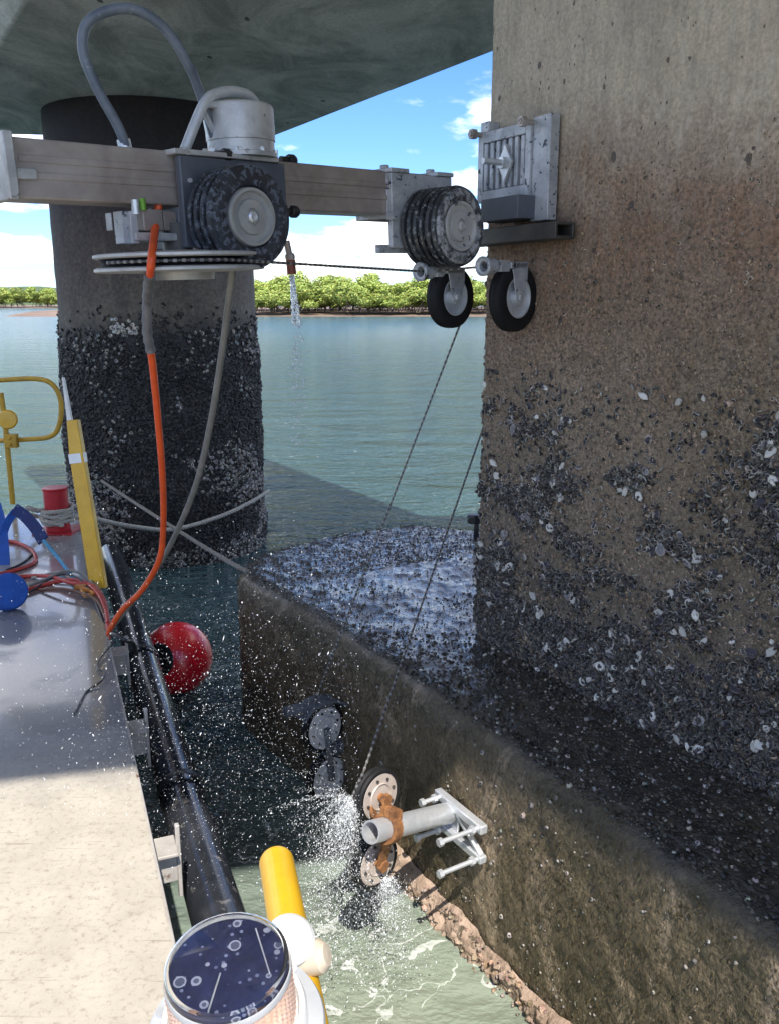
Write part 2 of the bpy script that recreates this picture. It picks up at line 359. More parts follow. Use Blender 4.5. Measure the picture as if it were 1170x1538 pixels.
def m_soffit():
    m, t, p, oc = newmat('soffit_concrete')
    sm = noise(t, mapping(t, oc, (1, .55, 1), rot=(0, 0, .55)), 1.3, 8, .68, 1.2); cl_ = noise(t, mapping(t, oc, (1, .4, 1), rot=(0, 0, .55)), 3.6, 7, .7, .5); fine = noise(t, oc, 45, 4, .6)
    base = mixc(t, ramp(t, sm, [(.4, 0), (.62, 1)]), (.72, .68, .57), (.34, .33, .27))
    base = mixc(t, ramp(t, cl_, [(.5, 0), (.7, .75)]), base, (.66, .63, .55))
    base = mixc(t, 1.0, base, ramp(t, fine, [(.3, .8), (.7, 1.15)]), 'MULTIPLY')
    vo = N(t, 'ShaderNodeTexVoronoi', feature='F1'); vo.inputs['Scale'].default_value = 1.9; L(t, mapping(t, oc, (1.6, .75, 1), rot=(0, 0, .55)), vo.inputs['Vector'])
    n5 = noise(t, oc, 14, 3, .6); hole = math_n(t, 'LESS_THAN', math_n(t, 'ADD', vo.outputs['Distance'], math_n(t, 'MULTIPLY', n5, .08)), .1)
    base = mixc(t, math_n(t, 'MULTIPLY', hole, .85), base, (.05, .045, .04))
    L(t, base, p.inputs['Base Color']); p.inputs['Roughness'].default_value = .8
    bump(t, p, math_n(t, 'SUBTRACT', math_n(t, 'ADD', fine, cl_), math_n(t, 'MULTIPLY', hole, 2)), .35, .012); return m
MT['soffit'] = m_soffit()
def m_cap():
    m, t, p, oc = newmat('wet_algae_covered_concrete'); s = N(t, 'ShaderNodeSeparateXYZ'); L(t, oc, s.inputs[0])
    geo = N(t, 'ShaderNodeNewGeometry'); gs = N(t, 'ShaderNodeSeparateXYZ'); L(t, geo.outputs['Normal'], gs.inputs[0])
    top = ramp(t, s.outputs[2], [(0, 0), (1, 1)])
    big = noise(t, oc, 2.2, 6, .65, .6); med = noise(t, oc, 12, 6, .7); fine = noise(t, oc, 60, 4, .7)
    top = ramp(t, math_n(t, 'ADD', s.outputs[2], math_n(t, 'MULTIPLY', math_n(t, 'SUBTRACT', big, .5), .12)), [(.955, 0), (1.0, 1)])
    face = mixc(t, ramp(t, big, [(.4, 0), (.65, 1)]), (.085, .066, .036), (.155, .115, .066))
    face = mixc(t, ramp(t, noise(t, mapping(t, oc, (1, 1, .45)), 3.4, 7, .7, .8), [(.53, 0), (.66, .85)]), face, (.34, .26, .175))
    face = mixc(t, ramp(t, med, [(.5, 0), (.8, .5)]), face, (.03, .03, .012))
    tp = mixc(t, ramp(t, med, [(.35, 0), (.7, 1)]), (.026, .024, .021), (.075, .064, .05))
    c = mixc(t, top, face, tp)
    low = ramp(t, s.outputs[2], [(.02, 1), (.16, 0)]); 
    c = mixc(t, 1.0, c, ramp(t, fine, [(.3, .55), (.7, 1.5)]), 'MULTIPLY')
    L(t, c, p.inputs['Base Color'])
    # standing film of water in the middle of the end, patchy towards the edges
    d = N(t, 'ShaderNodeVectorMath', operation='DISTANCE'); L(t, mapping(t, oc, (1, 1, 0)), d.inputs[0]); d.inputs[1].default_value = (.3, 4.75, 0)
    film = ramp(t, math_n(t, 'ADD', math_n(t, 'MULTIPLY', d.outputs['Value'], .5), math_n(t, 'MULTIPLY', math_n(t, 'SUBTRACT', big, .5), .8)), [(.5, 1), (1.15, 0)])
    film = math_n(t, 'MULTIPLY', film, top)
    L(t, math_n(t, 'SUBTRACT', math_n(t, 'SUBTRACT', .55, math_n(t, 'MULTIPLY', film, .4)), math_n(t, 'MULTIPLY', top, .08)), p.inputs['Roughness'])
    p.inputs['Specular IOR Level'].default_value = .6
    L(t, math_n(t, 'MULTIPLY', film, .85), p.inputs['Coat Weight']); p.inputs['Coat Roughness'].default_value = .12
    b = bump(t, p, math_n(t, 'ADD', math_n(t, 'MULTIPLY', med, .5), math_n(t, 'ADD', math_n(t, 'MULTIPLY', fine, .6), math_n(t, 'MULTIPLY', noise(t, mapping(t, oc, (1, 1.8, 1)), 26, 4, .6), 1.1))), .9, .016)
    b2 = N(t, 'ShaderNodeBump'); b2.inputs['Strength'].default_value = .3; b2.inputs['Distance'].default_value = .014; L(t, math_n(t, 'ADD', noise(t, mapping(t, oc, (1, 2.2, 1)), 17, 4, .55), math_n(t, 'MULTIPLY', fine, .15)), b2.inputs['Height']); L(t, b2.outputs[0], p.inputs['Coat Normal']); return m
MT['cap'] = m_cap()
MT['broken'] = mat('freshly_broken_concrete', (.47, .345, .26), (.27, .19, .135), 9, (.8, .95), 0, .9, 45, ((.1, .075, .05), 14, .6), bdist=.012)
def m_deck():
    m, t, p, oc = newmat('painted_steel_deck')
    big = noise(t, oc, 1.1, 5, .6, .4); med = noise(t, oc, 6, 7, .7); fine = noise(t, oc, 120, 3, .6)
    dry = mixc(t, ramp(t, med, [(.35, 0), (.68, 1)]), (.475, .43, .355), (.385, .345, .28))
    dry = mixc(t, ramp(t, noise(t, oc, 48, 7, .8), [(.53, 0), (.66, .8)]), dry, (.24, .19, .135))
    scr = noise(t, mapping(t, oc, (2.2, 60, 1), rot=(0, 0, .9)), 1.5, 3, .5); dry = mixc(t, ramp(t, scr, [(.66, 0), (.70, .45)]), dry, (.2, .16, .12))
    s = N(t, 'ShaderNodeSeparateXYZ'); L(t, oc, s.inputs[0])
    wet = ramp(t, math_n(t, 'ADD', s.outputs[1], math_n(t, 'MULTIPLY', math_n(t, 'SUBTRACT', med, .5), .9)), [(.0, 0), (1, 1)])
    wy = math_n(t, 'ADD', math_n(t, 'ADD', s.outputs[1], math_n(t, 'MULTIPLY', s.outputs[0], -.15)), math_n(t, 'MULTIPLY', math_n(t, 'SUBTRACT', med, .5), .5))
    wet = math_n(t, 'DIVIDE', math_n(t, 'SUBTRACT', wy, 2.75), .5, True)
    pud = math_n(t, 'MULTIPLY', wet, ramp(t, big, [(.36, .25), (.5, 1)]))
    c = mixc(t, math_n(t, 'MULTIPLY', wet, .75), dry, (.17, .18, .21))  # wet tone; its blue cast is painted in for reflected sky
    L(t, c, p.inputs['Base Color'])
    L(t, math_n(t, 'SUBTRACT', .62, math_n(t, 'MULTIPLY', pud, .47)), p.inputs['Roughness'])
    L(t, math_n(t, 'MULTIPLY', pud, .7), p.inputs['Coat Weight']); p.inputs['Coat Roughness'].default_value = .06
    b = bump(t, p, math_n(t, 'ADD', math_n(t, 'MULTIPLY', fine, .4), med), .25, .006)
    L(t, math_n(t, 'SUBTRACT', .3, math_n(t, 'MULTIPLY', pud, .24)), b.inputs['Strength']); return m
MT['deck'] = m_deck()
MT['hull'] = mat('barge_hull_paint', (.12, .12, .125), (.06, .06, .065), 5, (.4, .6), .1, .2, 50, ((.2, .11, .06), 9, .62))
MT['edge'] = mat('scuffed_light_steel', (.5, .47, .43), (.36, .33, .3), 10, (.45, .65), .1, .15, 80, ((.14, .09, .06), 14, .62))
SPL = V(-.05, 3.1, 0)
def m_water():
    m, t, p, oc = newmat('estuary_water')
    d = N(t, 'ShaderNodeVectorMath', operation='DISTANCE'); L(t, oc, d.inputs[0]); d.inputs[1].default_value = (.1, 2.5, 0)
    near = math_n(t, 'SUBTRACT', 1, math_n(t, 'DIVIDE', d.outputs['Value'], 2.6), True)
    med = noise(t, oc, 2.2, 5, .6, .8)
    c = mixc(t, near, (.045, .094, .10), (.28, .31, .235))
    c = mixc(t, math_n(t, 'MULTIPLY', ramp(t, med, [(.4, 0), (.7, .6)]), near), c, (.18, .23, .17))
    # foam: lacy lines around the place where the wire throws its water
    d2 = N(t, 'ShaderNodeVectorMath', operation='DISTANCE'); L(t, oc, d2.inputs[0]); d2.inputs[1].default_value = (-.42, 3.0, 0)
    fa = math_n(t, 'SUBTRACT', 1, math_n(t, 'DIVIDE', d2.outputs['Value'], 1.5), True)
    dn = N(t, 'ShaderNodeTexNoise'); dn.inputs['Scale'].default_value = 3.; dn.inputs['Detail'].default_value = 4; L(t, oc, dn.inputs['Vector'])
    vm = N(t, 'ShaderNodeVectorMath', operation='ADD'); L(t, oc, vm.inputs[0])
    vs_ = N(t, 'ShaderNodeVectorMath', operation='SCALE'); vs_.inputs['Scale'].default_value = .7; L(t, dn.outputs['Color'], vs_.inputs[0]); L(t, vs_.outputs[0], vm.inputs[1])
    vo = N(t, 'ShaderNodeTexVoronoi', feature='DISTANCE_TO_EDGE'); vo.inputs['Scale'].default_value = 3.4; L(t, mapping(t, vm.outputs[0], (1, 1, 0)), vo.inputs['Vector'])
    lace = math_n(t, 'LESS_THAN', vo.outputs['Distance'], math_n(t, 'MULTIPLY', math_n(t, 'SUBTRACT', noise(t, oc, 4.5, 5, .7), .47), .26))
    d3 = N(t, 'ShaderNodeVectorMath', operation='DISTANCE'); L(t, oc, d3.inputs[0]); d3.inputs[1].default_value = (-.22, 3.05, 0)
    fb = math_n(t, 'SUBTRACT', 1, math_n(t, 'DIVIDE', d3.outputs['Value'], .55), True)
    froth = math_n(t, 'GREATER_THAN', math_n(t, 'ADD', math_n(t, 'ADD', noise(t, oc, 11, 9, .78, .6), math_n(t, 'MULTIPLY', fa, .2)), math_n(t, 'MULTIPLY', fb, .1)), .80)
    foam = math_n(t, 'MULTIPLY', math_n(t, 'MAXIMUM', math_n(t, 'MULTIPLY', lace, ramp(t, fa, [(.05, 0), (.35, .6)])), froth), ramp(t, fa, [(.02, 0), (.2, 1)]), True)
    c = mixc(t, math_n(t, 'MULTIPLY', foam, .8), c, (.72, .74, .7))
    L(t, c, p.inputs['Base Color']); p.inputs['IOR'].default_value = 1.42
    dfar = math_n(t, 'DIVIDE', d.outputs['Value'], 90.0, True)
    L(t, math_n(t, 'ADD', math_n(t, 'ADD', .04, math_n(t, 'MULTIPLY', dfar, .13)), math_n(t, 'MULTIPLY', foam, .6)), p.inputs['Roughness'])
    n1 = noise(t, mapping(t, oc, (1, 1.9, 1), rot=(0, 0, .25)), 1.3, 5, .6, .3); n2 = noise(t, mapping(t, oc, (1, 1.6, 1), rot=(0, 0, -.2)), 4.5, 4, .6, .2); n3 = noise(t, mapping(t, oc, (1, 2.4, 1), rot=(0, 0, .1)), .32, 3, .5)
    h = math_n(t, 'ADD', math_n(t, 'ADD', math_n(t, 'MULTIPLY', n1, 1.0), math_n(t, 'MULTIPLY', n2, .7)), math_n(t, 'MULTIPLY', n3, 3.2))
    h = math_n(t, 'ADD', h, math_n(t, 'MULTIPLY', foam, .08))
    b = bump(t, p, h, 1.0, .24); L(t, math_n(t, 'SUBTRACT', 1.0, math_n(t, 'MULTIPLY', ramp(t, near, [(.0, 0), (.3, 1)]), .68)), b.inputs['Strength']); return m
MT['water'] = m_water()
MT['mud'] = mat('pale_mud', (.27, .19, .14), (.17, .12, .085), .12, (.8, .9), 0, .3, 3)
MT['hill'] = mat('far_wooded_hill', (.09, .125, .05), (.065, .1, .05), .06, (.9, 1), 0, 0)
MT['bark'] = mat('mangrove_bark', (.1, .075, .055), (.16, .12, .09), 3, (.85, .95), 0, .2, 8)
def m_drop():
    m, t, p, oc = newmat('aerated_water'); p.inputs['Base Color'].default_value = (.88, .91, .93, 1); p.inputs['Roughness'].default_value = .15
    p.inputs['Transmission Weight'].default_value = .25; p.inputs['IOR'].default_value = 1.33; return m
MT['drop'] = m_drop()
def m_jet():
    m, t, p, oc = newmat('clear_running_water'); p.inputs['Base Color'].default_value = (.93, .95, .97, 1); p.inputs['Roughness'].default_value = .06
    p.inputs['Transmission Weight'].default_value = .8; p.inputs['IOR'].default_value = 1.33; return m
MT['jet'] = m_jet()

# ================================================================== SETTING
me = np_mesh('water', [(-3000, -300, 0), (3000, -300, 0), (3000, 5000, 0), (-3000, 5000, 0)], quads=np.array([[0, 1, 2, 3]]))
tag(finish(me, 'water', MT['water'], ang=0), kind='structure')

def bank(name, x0, x1, y, depth, h, step, seed):
    xs = np.arange(x0, x1 + step, step); rows = [(0, -.3), (.05, .12), (.12, .4), (.25, .8), (1, h)]
    jag = (fbm(np.stack([xs, xs*0, xs*0], -1), .05, 4, seed) - .5)*14
    vv = np.array([[(x, y + j*(1-r) + r*depth, hz) for x, j in zip(xs, jag)] for r, hz in rows]).reshape(-1, 3)
    return tag(finish(np_mesh(name, vv, quads=grid_quads(len(rows), len(xs))), name, MT['mud']), kind='structure')
bank('mud_bank', -75, 260, 172, 60, 1.6, 3, 3)
bank('far_mud_bank', -700, -90, 432, 120, 1.2, 8, 5)
xs = np.linspace(-1500, 300, 90); hv = []
for r, (yy, k) in enumerate([(900, 0), (930, .6), (1000, 1), (1200, .8)]):
    hh = 9*np.exp(-((xs + 395)/60)**2) + 6*np.exp(-((xs+600)/160)**2) + 9 + 4*fbm(np.stack([xs, xs*0, xs*0], -1), .02, 4, 9)
    hv += [(x, yy, h*k - .2) for x, h in zip(xs, hh)]
tag(finish(np_mesh('hills', hv, quads=grid_quads(4, 90)), 'hills', MT['hill']), kind='structure')

# --- mangroves
def crown_mesh(name, seed, n=4200, R=2.7, hh=2.5):
    r = np.random.default_rng(seed); pts = []
    lob = r.normal(0, 1, (11, 3))*V(R*.5, R*.5, hh*.32); lr = r.uniform(.9, 1.5, 11)
    k = r.integers(0, 11, n); dirn = r.normal(0, 1, (n, 3)); dirn /= np.linalg.norm(dirn, axis=1, keepdims=True)
    c = lob[k] + dirn*(lr[k]*r.uniform(.55, 1.05, n))[:, None]*V(1, 1, .8); c[:, 2] += 1.9 + hh*.5; c[:, 2] = np.maximum(c[:, 2], .5 + r.uniform(0, .9, n))
    sz = r.uniform(.10, .22, n); a = dirn + r.normal(0, .5, (n, 3)); a /= np.linalg.norm(a, axis=1, keepdims=True)
    b = np.cross(a, r.normal(0, 1, (n, 3))); b /= np.linalg.norm(b, axis=1, keepdims=True); cc = np.cross(a, b)
    vv = np.stack([c + b*sz[:, None], c + cc*sz[:, None]*.7, c - b*sz[:, None], c - cc*sz[:, None]*.7], 1).reshape(-1, 3)
    shade = r.uniform(.85, 1.12, 11)[k]*r.uniform(.7, 1.3, n); col = V(.31, .38, .08)[None]*shade[:, None]; col[:, 0] *= r.uniform(.8, 1.2, n)
    return np_mesh(name, vv, quads=np.arange(4*n).reshape(-1, 4), col=np.repeat(col, 4, 0))
def trunk_mb(seed):
    r = random.Random(seed); b = MB()
    b.tube(spline([(0, 0, .8), (r.uniform(-.3, .3), r.uniform(-.2, .2), 2), (r.uniform(-.5, .5), 0, 3.4)], 3), .09, 5)
    for k in range(9):
        a = r.uniform(0, 6.28); l = r.uniform(.6, 1.9)
        b.tube(spline([(0, 0, r.uniform(.9, 1.5)), (math.cos(a)*l*.6, math.sin(a)*l*.6, .9), (math.cos(a)*l, math.sin(a)*l, -.2)], 3), .045, 4)
    for k in range(4):
        a = r.uniform(0, 6.28); b.tube(spline([(0, 0, 1.6), (math.cos(a)*.9, math.sin(a)*.9, 2.4), (math.cos(a)*1.5, math.sin(a)*1.5, 3.3)], 3), .05, 4)
    return b
protos = []
TREES = [('bushy yellow green mangrove tree standing on its prop roots along the far mud bank', 'mangroves along the far bank')]
crm = [crown_mesh('crown', 20 + i) for i in range(4)]
trm = []
for i in range(4):
    b = trunk_mb(40+i); m_ = bpy.data.meshes.new('trunk'); m_.from_pydata(b.v, [], b.f); m_.materials.append(MT['bark']); trm.append(m_)
for m_ in crm: m_.materials.append(MT['leaf'])
def tree(x, y, z, s, i, lab, grp):
    t = thing('mangrove_tree', (x, y, z), lab, 'tree', grp); t.rotation_euler = (0, 0, random.uniform(0, 6.28)); t.scale = (s*1.4, s*1.4, s*random.uniform(.8, 1.0))
    for nm, mm in (('crown', crm[i % 4]), ('trunk', trm[(i*3) % 4])):
        o = bpy.data.objects.new(nm, mm); COL.objects.link(o); o.parent = t
x = -30.; i = 0
while x < 26:
    tree(x, 181 + random.uniform(-4, 5), .9, random.uniform(.75, 1.15), i, 'bushy yellow green mangrove tree at the water edge of the far bank', 'mangroves along the far bank'); i += 1; x += random.uniform(1.3, 2.0)
x = -30.
while x < 26:
    tree(x, 197 + random.uniform(-5, 8), 1.2, random.uniform(1.05, 1.5), i, 'taller mangrove tree rising behind the water edge row on the far bank', 'taller mangroves behind the front row'); i += 1; x += random.uniform(1.8, 2.6)
x = -212.
while x < -140:
    tree(x, 446 + random.uniform(-6, 8), 1, random.uniform(1.2, 1.9), i, 'distant mangrove tree on the far shore left of the round column', 'distant mangroves on the left shore'); i += 1; x += random.uniform(3, 5)

# ================================================================== PIER, PILE CAP, COLUMN
def resample(pts, step):
    P = V([tuple(p) for p in pts]); seg = np.linalg.norm(np.diff(P, axis=0), axis=1); s = np.r_[0, np.cumsum(seg)]
    n = max(2, int(s[-1]/step)); q = np.linspace(0, s[-1], n)
    return np.stack([np.interp(q, s, P[:, k]) for k in range(P.shape[1])], -1)
def normals2(P):                                            # outward, for a path that runs with its outside on the left of travel
    t = np.gradient(P, axis=0); t /= np.linalg.norm(t, axis=1, keepdims=True)
    return np.stack([-t[:, 1], t[:, 0]], -1)
# pier: long face, rounded arris, then the end face
PC = V(.412, 4.06)                                          # arris at the base
d2, m2 = D_[:2], M_[:2]
pp = [PC - d2*3.3, PC - d2*.06]
cc = PC - d2*.06 - m2*.06
pp += [cc + .06*(m2*math.cos(a) + d2*math.sin(a)) for a in np.linspace(.15, 1.57, 8)]
pp += [PC - m2*1.25]
PIERP = resample(pp, .016); PIERN = normals2(PIERP)
if np.dot(PIERN[5], m2) < 0: PIERN = -PIERN
def pier_disp(pos):
    z = pos[..., 2]; rough = 1 - sstep(2.3, 3.1, z)
    lev = .595 - .13*(1 - sstep(1.1, 2.25, z)) + .09*np.exp(-((z - 1.55)/.12)**2) - .075*np.exp(-((z - 1.86)/.16)**2)
    clump = sstep(lev - .09, lev + .12, .72*fbm(pos*V(1, 1, 1.5), 6.5, 5, 3) + .28*fbm(pos, 1.6, 2, 8))*(1 - sstep(2.0, 2.4, z))
    return .004*(fbm(pos, 25, 3, 5)-.5) + rough*.018*(fbm(pos, 22, 3, 1)-.5) + .035*clump*fbm(pos, 26, 3, 2), clump
zs = np.r_[np.arange(.85, 3.3, .016), np.arange(3.3, 4.45, .03), 4.45]
pos = np.concatenate([np.broadcast_to(PIERP[None], (len(zs), len(PIERP), 2)), np.broadcast_to(zs[:, None, None], (len(zs), len(PIERP), 1))], -1)
dsp, _ = pier_disp(pos); nrm3 = np.concatenate([PIERN, np.zeros((len(PIERN), 1))], -1)
vv = pos + nrm3[None]*dsp[..., None]
pier = thing('bridge_pier', (1.9, 3.0, 1.0), 'broad concrete bridge pier with pale top, rust brown band and oyster crusted foot', 'pier')
finish(np_mesh('shaft', vv.reshape(-1, 3), quads=grid_quads(len(zs), len(PIERP))), 'shaft', MT['pier'], pier, ang=0)
# back of the pier, out of sight but solid
mb = MB(); b0, b1 = PIERP[0], PIERP[-1]
mb.prism([(*(b0 + m2*-.02), .85), (*(b1 + d2*-.02), .85), (*(PC - m2*1.25 - d2*3.3), .85)], (0, 0, 3.6))
mb.build('core', MT['pier'], pier)

def pier_points(n, dens, zlo, zhi, off=0.):
    out = []
    s = rng.integers(0, len(PIERP), n*6); z = rng.uniform(zlo, zhi, n*6)
    p = np.concatenate([PIERP[s] , z[:, None]], -1); p[:, :2] += rng.normal(0, .006, (len(s), 2))*0
    p[:, :2] += (np.roll(PIERP, -1, 0)[s] - PIERP[s])*rng.uniform(0, 1, len(s))[:, None]*(s < len(PIERP)-1)[:, None]
    dd, cl_ = pier_disp(p); pr = dens(p, cl_); keep = rng.uniform(0, 1, len(s)) < pr
    p, nn, dd = p[keep][:n], nrm3[s][keep][:n], dd[keep][:n]
    return p + nn*(dd + off)[:, None], nn
BARN = ringtmpl([(.5, 0), (.3, .42), (.17, .38)], [(.24, .21, .17), (.5, .47, .42), (.06, .05, .05)], 6)
OYS = ringtmpl([(.42, -.1), (.52, .18), (.42, .15), (.18, .05)], [(.07, .06, .05), (.5, .47, .42), (.05, .045, .045), (.02, .018, .02)], 8, sq=.72)
MUS = ringtmpl([(.5, 0), (.42, .22), (.2, .38)], [(.026, .021, .019), (.04, .034, .032), (.075, .066, .06)], 6, sq=.52, point=.5)
def tints(n, lo, hi, warm=.06):
    b = rng.uniform(lo, hi, n); return np.stack([b*(1+rng.normal(0, warm, n)), b, b*(1+rng.normal(0, warm, n))], -1)
# fine barnacle grit
p, nn = pier_points(36000, lambda p, c: (1 - sstep(2.5, 3.15, p[:, 2] + .7*(fbm(p, 1.5, 3, 4)-.5)))*.9, 1., 3.3)
sz = rng.gamma(2.5, .0021, len(p)) + .003; tn = tints(len(p), .25, 1.0); tn *= V(1.1, .88, .7)
scatter('barnacle_crust', BARN, p, nn, sz, MT['shell'], pier, tn, .3)
# oyster crust in clumps
p, nn = pier_points(24000, lambda p, c: np.clip(c*1.2, 0, 1)*.9 + .05*(p[:, 2] < 2.3) + .3*(1 - sstep(1.0, 1.55, p[:, 2])), .98, 2.45)
sz = rng.uniform(.011, .033, len(p)); tn = tints(len(p), .25, 1.25, .05)*(.55 + .45*sstep(1.0, 1.7, p[:, 2]))[:, None]
scatter('oyster_crust', OYS, p, nn, sz, MT['shell'], pier, tn, .55, rng.uniform(.7, 1.2, len(p)))
p, nn = pier_points(9000, lambda p, c: np.clip(c, 0, 1), .98, 2.3, .004)
scatter('mussel_crust', MUS, p, nn, rng.uniform(.015, .034, len(p)), MT['mussel'], pier, tints(len(p), .5, 1.6), .7)
# the larger pale oysters one by one
def shell_mesh(name, seed, col_rim, col_in):
    r = np.random.default_rng(seed); tv, tf, tcn = ringtmpl([(.42, -.12), (.5, .16), (.4, .26), (.2, .16)], [(.2, .18, .15), col_rim, col_in, col_in], 9, sq=.75)
    tv = tv*(1 + r.normal(0, .16, tv.shape)); me = np_mesh(name, tv, tris=tf, col=tcn*r.uniform(.85, 1.1)); me.materials.append(MT['shell']); me.shade_smooth(); return me
SH = [shell_mesh('oyster_shell', 60+i, (.55, .51, .45) if i < 4 else (.22, .2, .19), [(.7, .68, .63), (.55, .52, .47), (.2, .19, .2), (.6, .58, .53), (.05, .045, .06), (.035, .03, .045)][i]) for i in range(6)]
def vis(p): return (p[:, 1] > 1.9)
p, nn = pier_points(900, lambda p, c: np.clip(.12 + c, 0, 1)*(p[:, 1] > 2.2)*(p[:, 1] < 4.06)*(p[:, 0] < PC[0] + 1.05), 1.0, 2.4, .004)
inv = world_of(pier).inverted()
for k in range(min(300, len(p))):
    o = bpy.data.objects.new('oyster_shell', SH[int(rng.choice(6, p=[.18, .17, .18, .15, .16, .16]))]); COL.objects.link(o); o.parent = pier; o.matrix_parent_inverse = inv
    s_ = rng.uniform(.022, .05); o.location = p[k]; o.scale = (s_, s_*rng.uniform(.75, 1.1), s_*.7)
    q = Vector(nn[k] + rng.normal(0, .3, 3)).to_track_quat('Z', 'Y'); o.rotation_euler = (q @ Matrix.Rotation(rng.uniform(0, 6.28), 3, 'Z').to_quaternion()).to_euler()

# pile cap
outl = [(2.35, -.4), (1.65, .82), (.997, 1.93), (.389, 2.996), (-.285, 4.12), (-.68, 4.68), (-.92, 5.08), (-.90, 5.45), (-.61, 5.84), (-.12, 6.21), (.27, 6.31), (.66, 6.12), (1.1, 5.5), (2.3, 3.6), (3.4, 1.8)]
CAPP = resample([q[:2] for q in spline([(*q, 0) for q in outl], 10)], .02); CAPN = normals2(CAPP)
if np.dot(CAPN[100], m2) < 0: CAPN = -CAPN
spine0 = V(.16, 5.28)
tpar = np.maximum(0, ((CAPP - spine0) @ -d2)); spn = spine0 - d2*tpar[:, None]; inw = spn - CAPP; il = np.linalg.norm(inw, axis=1); inw /= il[:, None]
rows = []; er = .11
for z in np.r_[-1.2, -.5, np.arange(-.1, .88, .02)]: rows.append((CAPP, np.full(len(CAPP), z), CAPN*1., np.zeros(len(CAPP))))
for a in np.linspace(.12, 1.45, 6): rows.append((CAPP + inw*(er*(1-math.cos(a))), np.full(len(CAPP), 1 - er + er*math.sin(a)), CAPN*math.cos(a), np.full(len(CAPP), math.sin(a))))
for f in np.linspace(.075, 1.0, 66): rows.append((CAPP + inw*np.maximum(er, il*f)[:, None], np.full(len(CAPP), 1.0), CAPN*0, np.ones(len(CAPP))))
cpos = np.stack([np.concatenate([r[0], r[1][:, None]], -1) for r in rows]); cn = np.stack([np.concatenate([r[2], r[3][:, None]], -1) for r in rows])
def cap_disp(pos): return .03*(fbm(pos, 7, 4, 31)-.5) + .022*(fbm(pos, 24, 3, 32)-.5)
cv = cpos + cn*cap_disp(cpos)[..., None]
capo = thing('pile_cap', (1.0, 3.6, 0), 'low wet concrete pile cap with a rounded end carrying the pier, brown with algae', 'pile cap')
finish(np_mesh('cap_body', cv.reshape(-1, 3), quads=grid_quads(len(rows), len(CAPP))), 'cap_body', MT['cap'], capo, ang=0)
vis_s = np.where((CAPP[:, 1] > 1.2) & (np.arange(len(CAPP)) < len(CAPP)*.74))[0]
def cap_face_pts(n, zlo, zhi, dens=None):
    s = rng.choice(vis_s, n*3); z = rng.uniform(zlo, zhi, n*3); p = np.concatenate([CAPP[s], z[:, None]], -1)
    p[:, :2] += np.stack([-CAPN[s][:, 1], CAPN[s][:, 0]], -1)*rng.uniform(-.01, .01, len(s))[:, None]
    nn = np.concatenate([CAPN[s], np.zeros((len(s), 1))], -1)
    if dens is not None: k = rng.uniform(0, 1, len(s)) < dens(p); p, nn = p[k], nn[k]
    p, nn = p[:n], nn[:n]; return p + nn*cap_disp(p)[:, None], nn
def cap_top_pts(n, dens=None, fmax=1.0):
    s = rng.choice(vis_s, n*3); f = rng.uniform(.03, fmax, n*3); xy = CAPP[s] + inw[s]*(il[s]*f)[:, None]
    p = np.concatenate([xy, np.ones((len(s), 1))], -1); p[:, :2] += rng.normal(0, .008, (len(s), 2))
    if dens is not None: p = p[rng.uniform(0, 1, len(p)) < dens(p)]
    p = p[:n]; p[:, 2] += cap_disp(p); return p, np.broadcast_to(Z_, p.shape).copy()
BLADE = (V([(0, -.12, 0), (0, .12, 0), (.5, .16, .12), (.5, -.14, .12), (1., .02, .06), (1., -.03, .06)]).reshape(-1, 3), np.array([[0, 1, 2], [0, 2, 3], [3, 2, 4], [3, 4, 5]]), np.tile(V(.09, .07, .035), (6, 1)))
p, nn = cap_face_pts(34000, .05, .98, lambda p: np.clip(.25 + 1.2*(fbm(p, 3, 3, 41)-.35), 0, 1))
tn = tints(len(p), .35, 1.2, .1)*V(.85, .85, .8)
scatter('algae', BLADE, p, nn, rng.uniform(.007, .019, len(p)), MT['algae'], capo, tn, .3, up=(0, 0, -1.))
p, nn = cap_face_pts(2200, .0, .97, lambda p: .3 + .7*(fbm(p, 2, 3, 43) > .5))
scatter('barnacle_crust', BARN, p, nn, rng.gamma(2, .003, len(p)) + .003, MT['shell'], capo, tints(len(p), .25, 1.0), .4)
def topd(p):
    film = np.exp(-(((p[:, 0]-.25)/.8)**2 + ((p[:, 1]-4.9)/1.15)**2)); return np.clip(.5 - film*.485 + .25*(fbm(p, 5, 3, 47) > .6)*film, .02, 1)
p, nn = cap_top_pts(17000, topd)
scatter('weed_lumps', ringtmpl([(.5, -.1), (.4, .16), (.15, .26)], [(.03, .027, .022), (.05, .044, .034), (.08, .07, .053)], 6, sq=.7), p, nn, (rng.gamma(3, .0032, len(p)) + .005)*(1 - .35*(p[:, 1] > 4.1)), MT['algae'], capo, tints(len(p), .4, 1.7, .08), .4)
p, nn = cap_top_pts(3600, lambda p: np.clip(topd(p), 0, 1)*np.where(p[:, 1] < 3.9, 1, .12))
scatter('barnacle_grit', BARN, p, nn, rng.gamma(2.5, .003, len(p)) + .003, MT['shell'], capo, tints(len(p), .3, 1.3), .5)
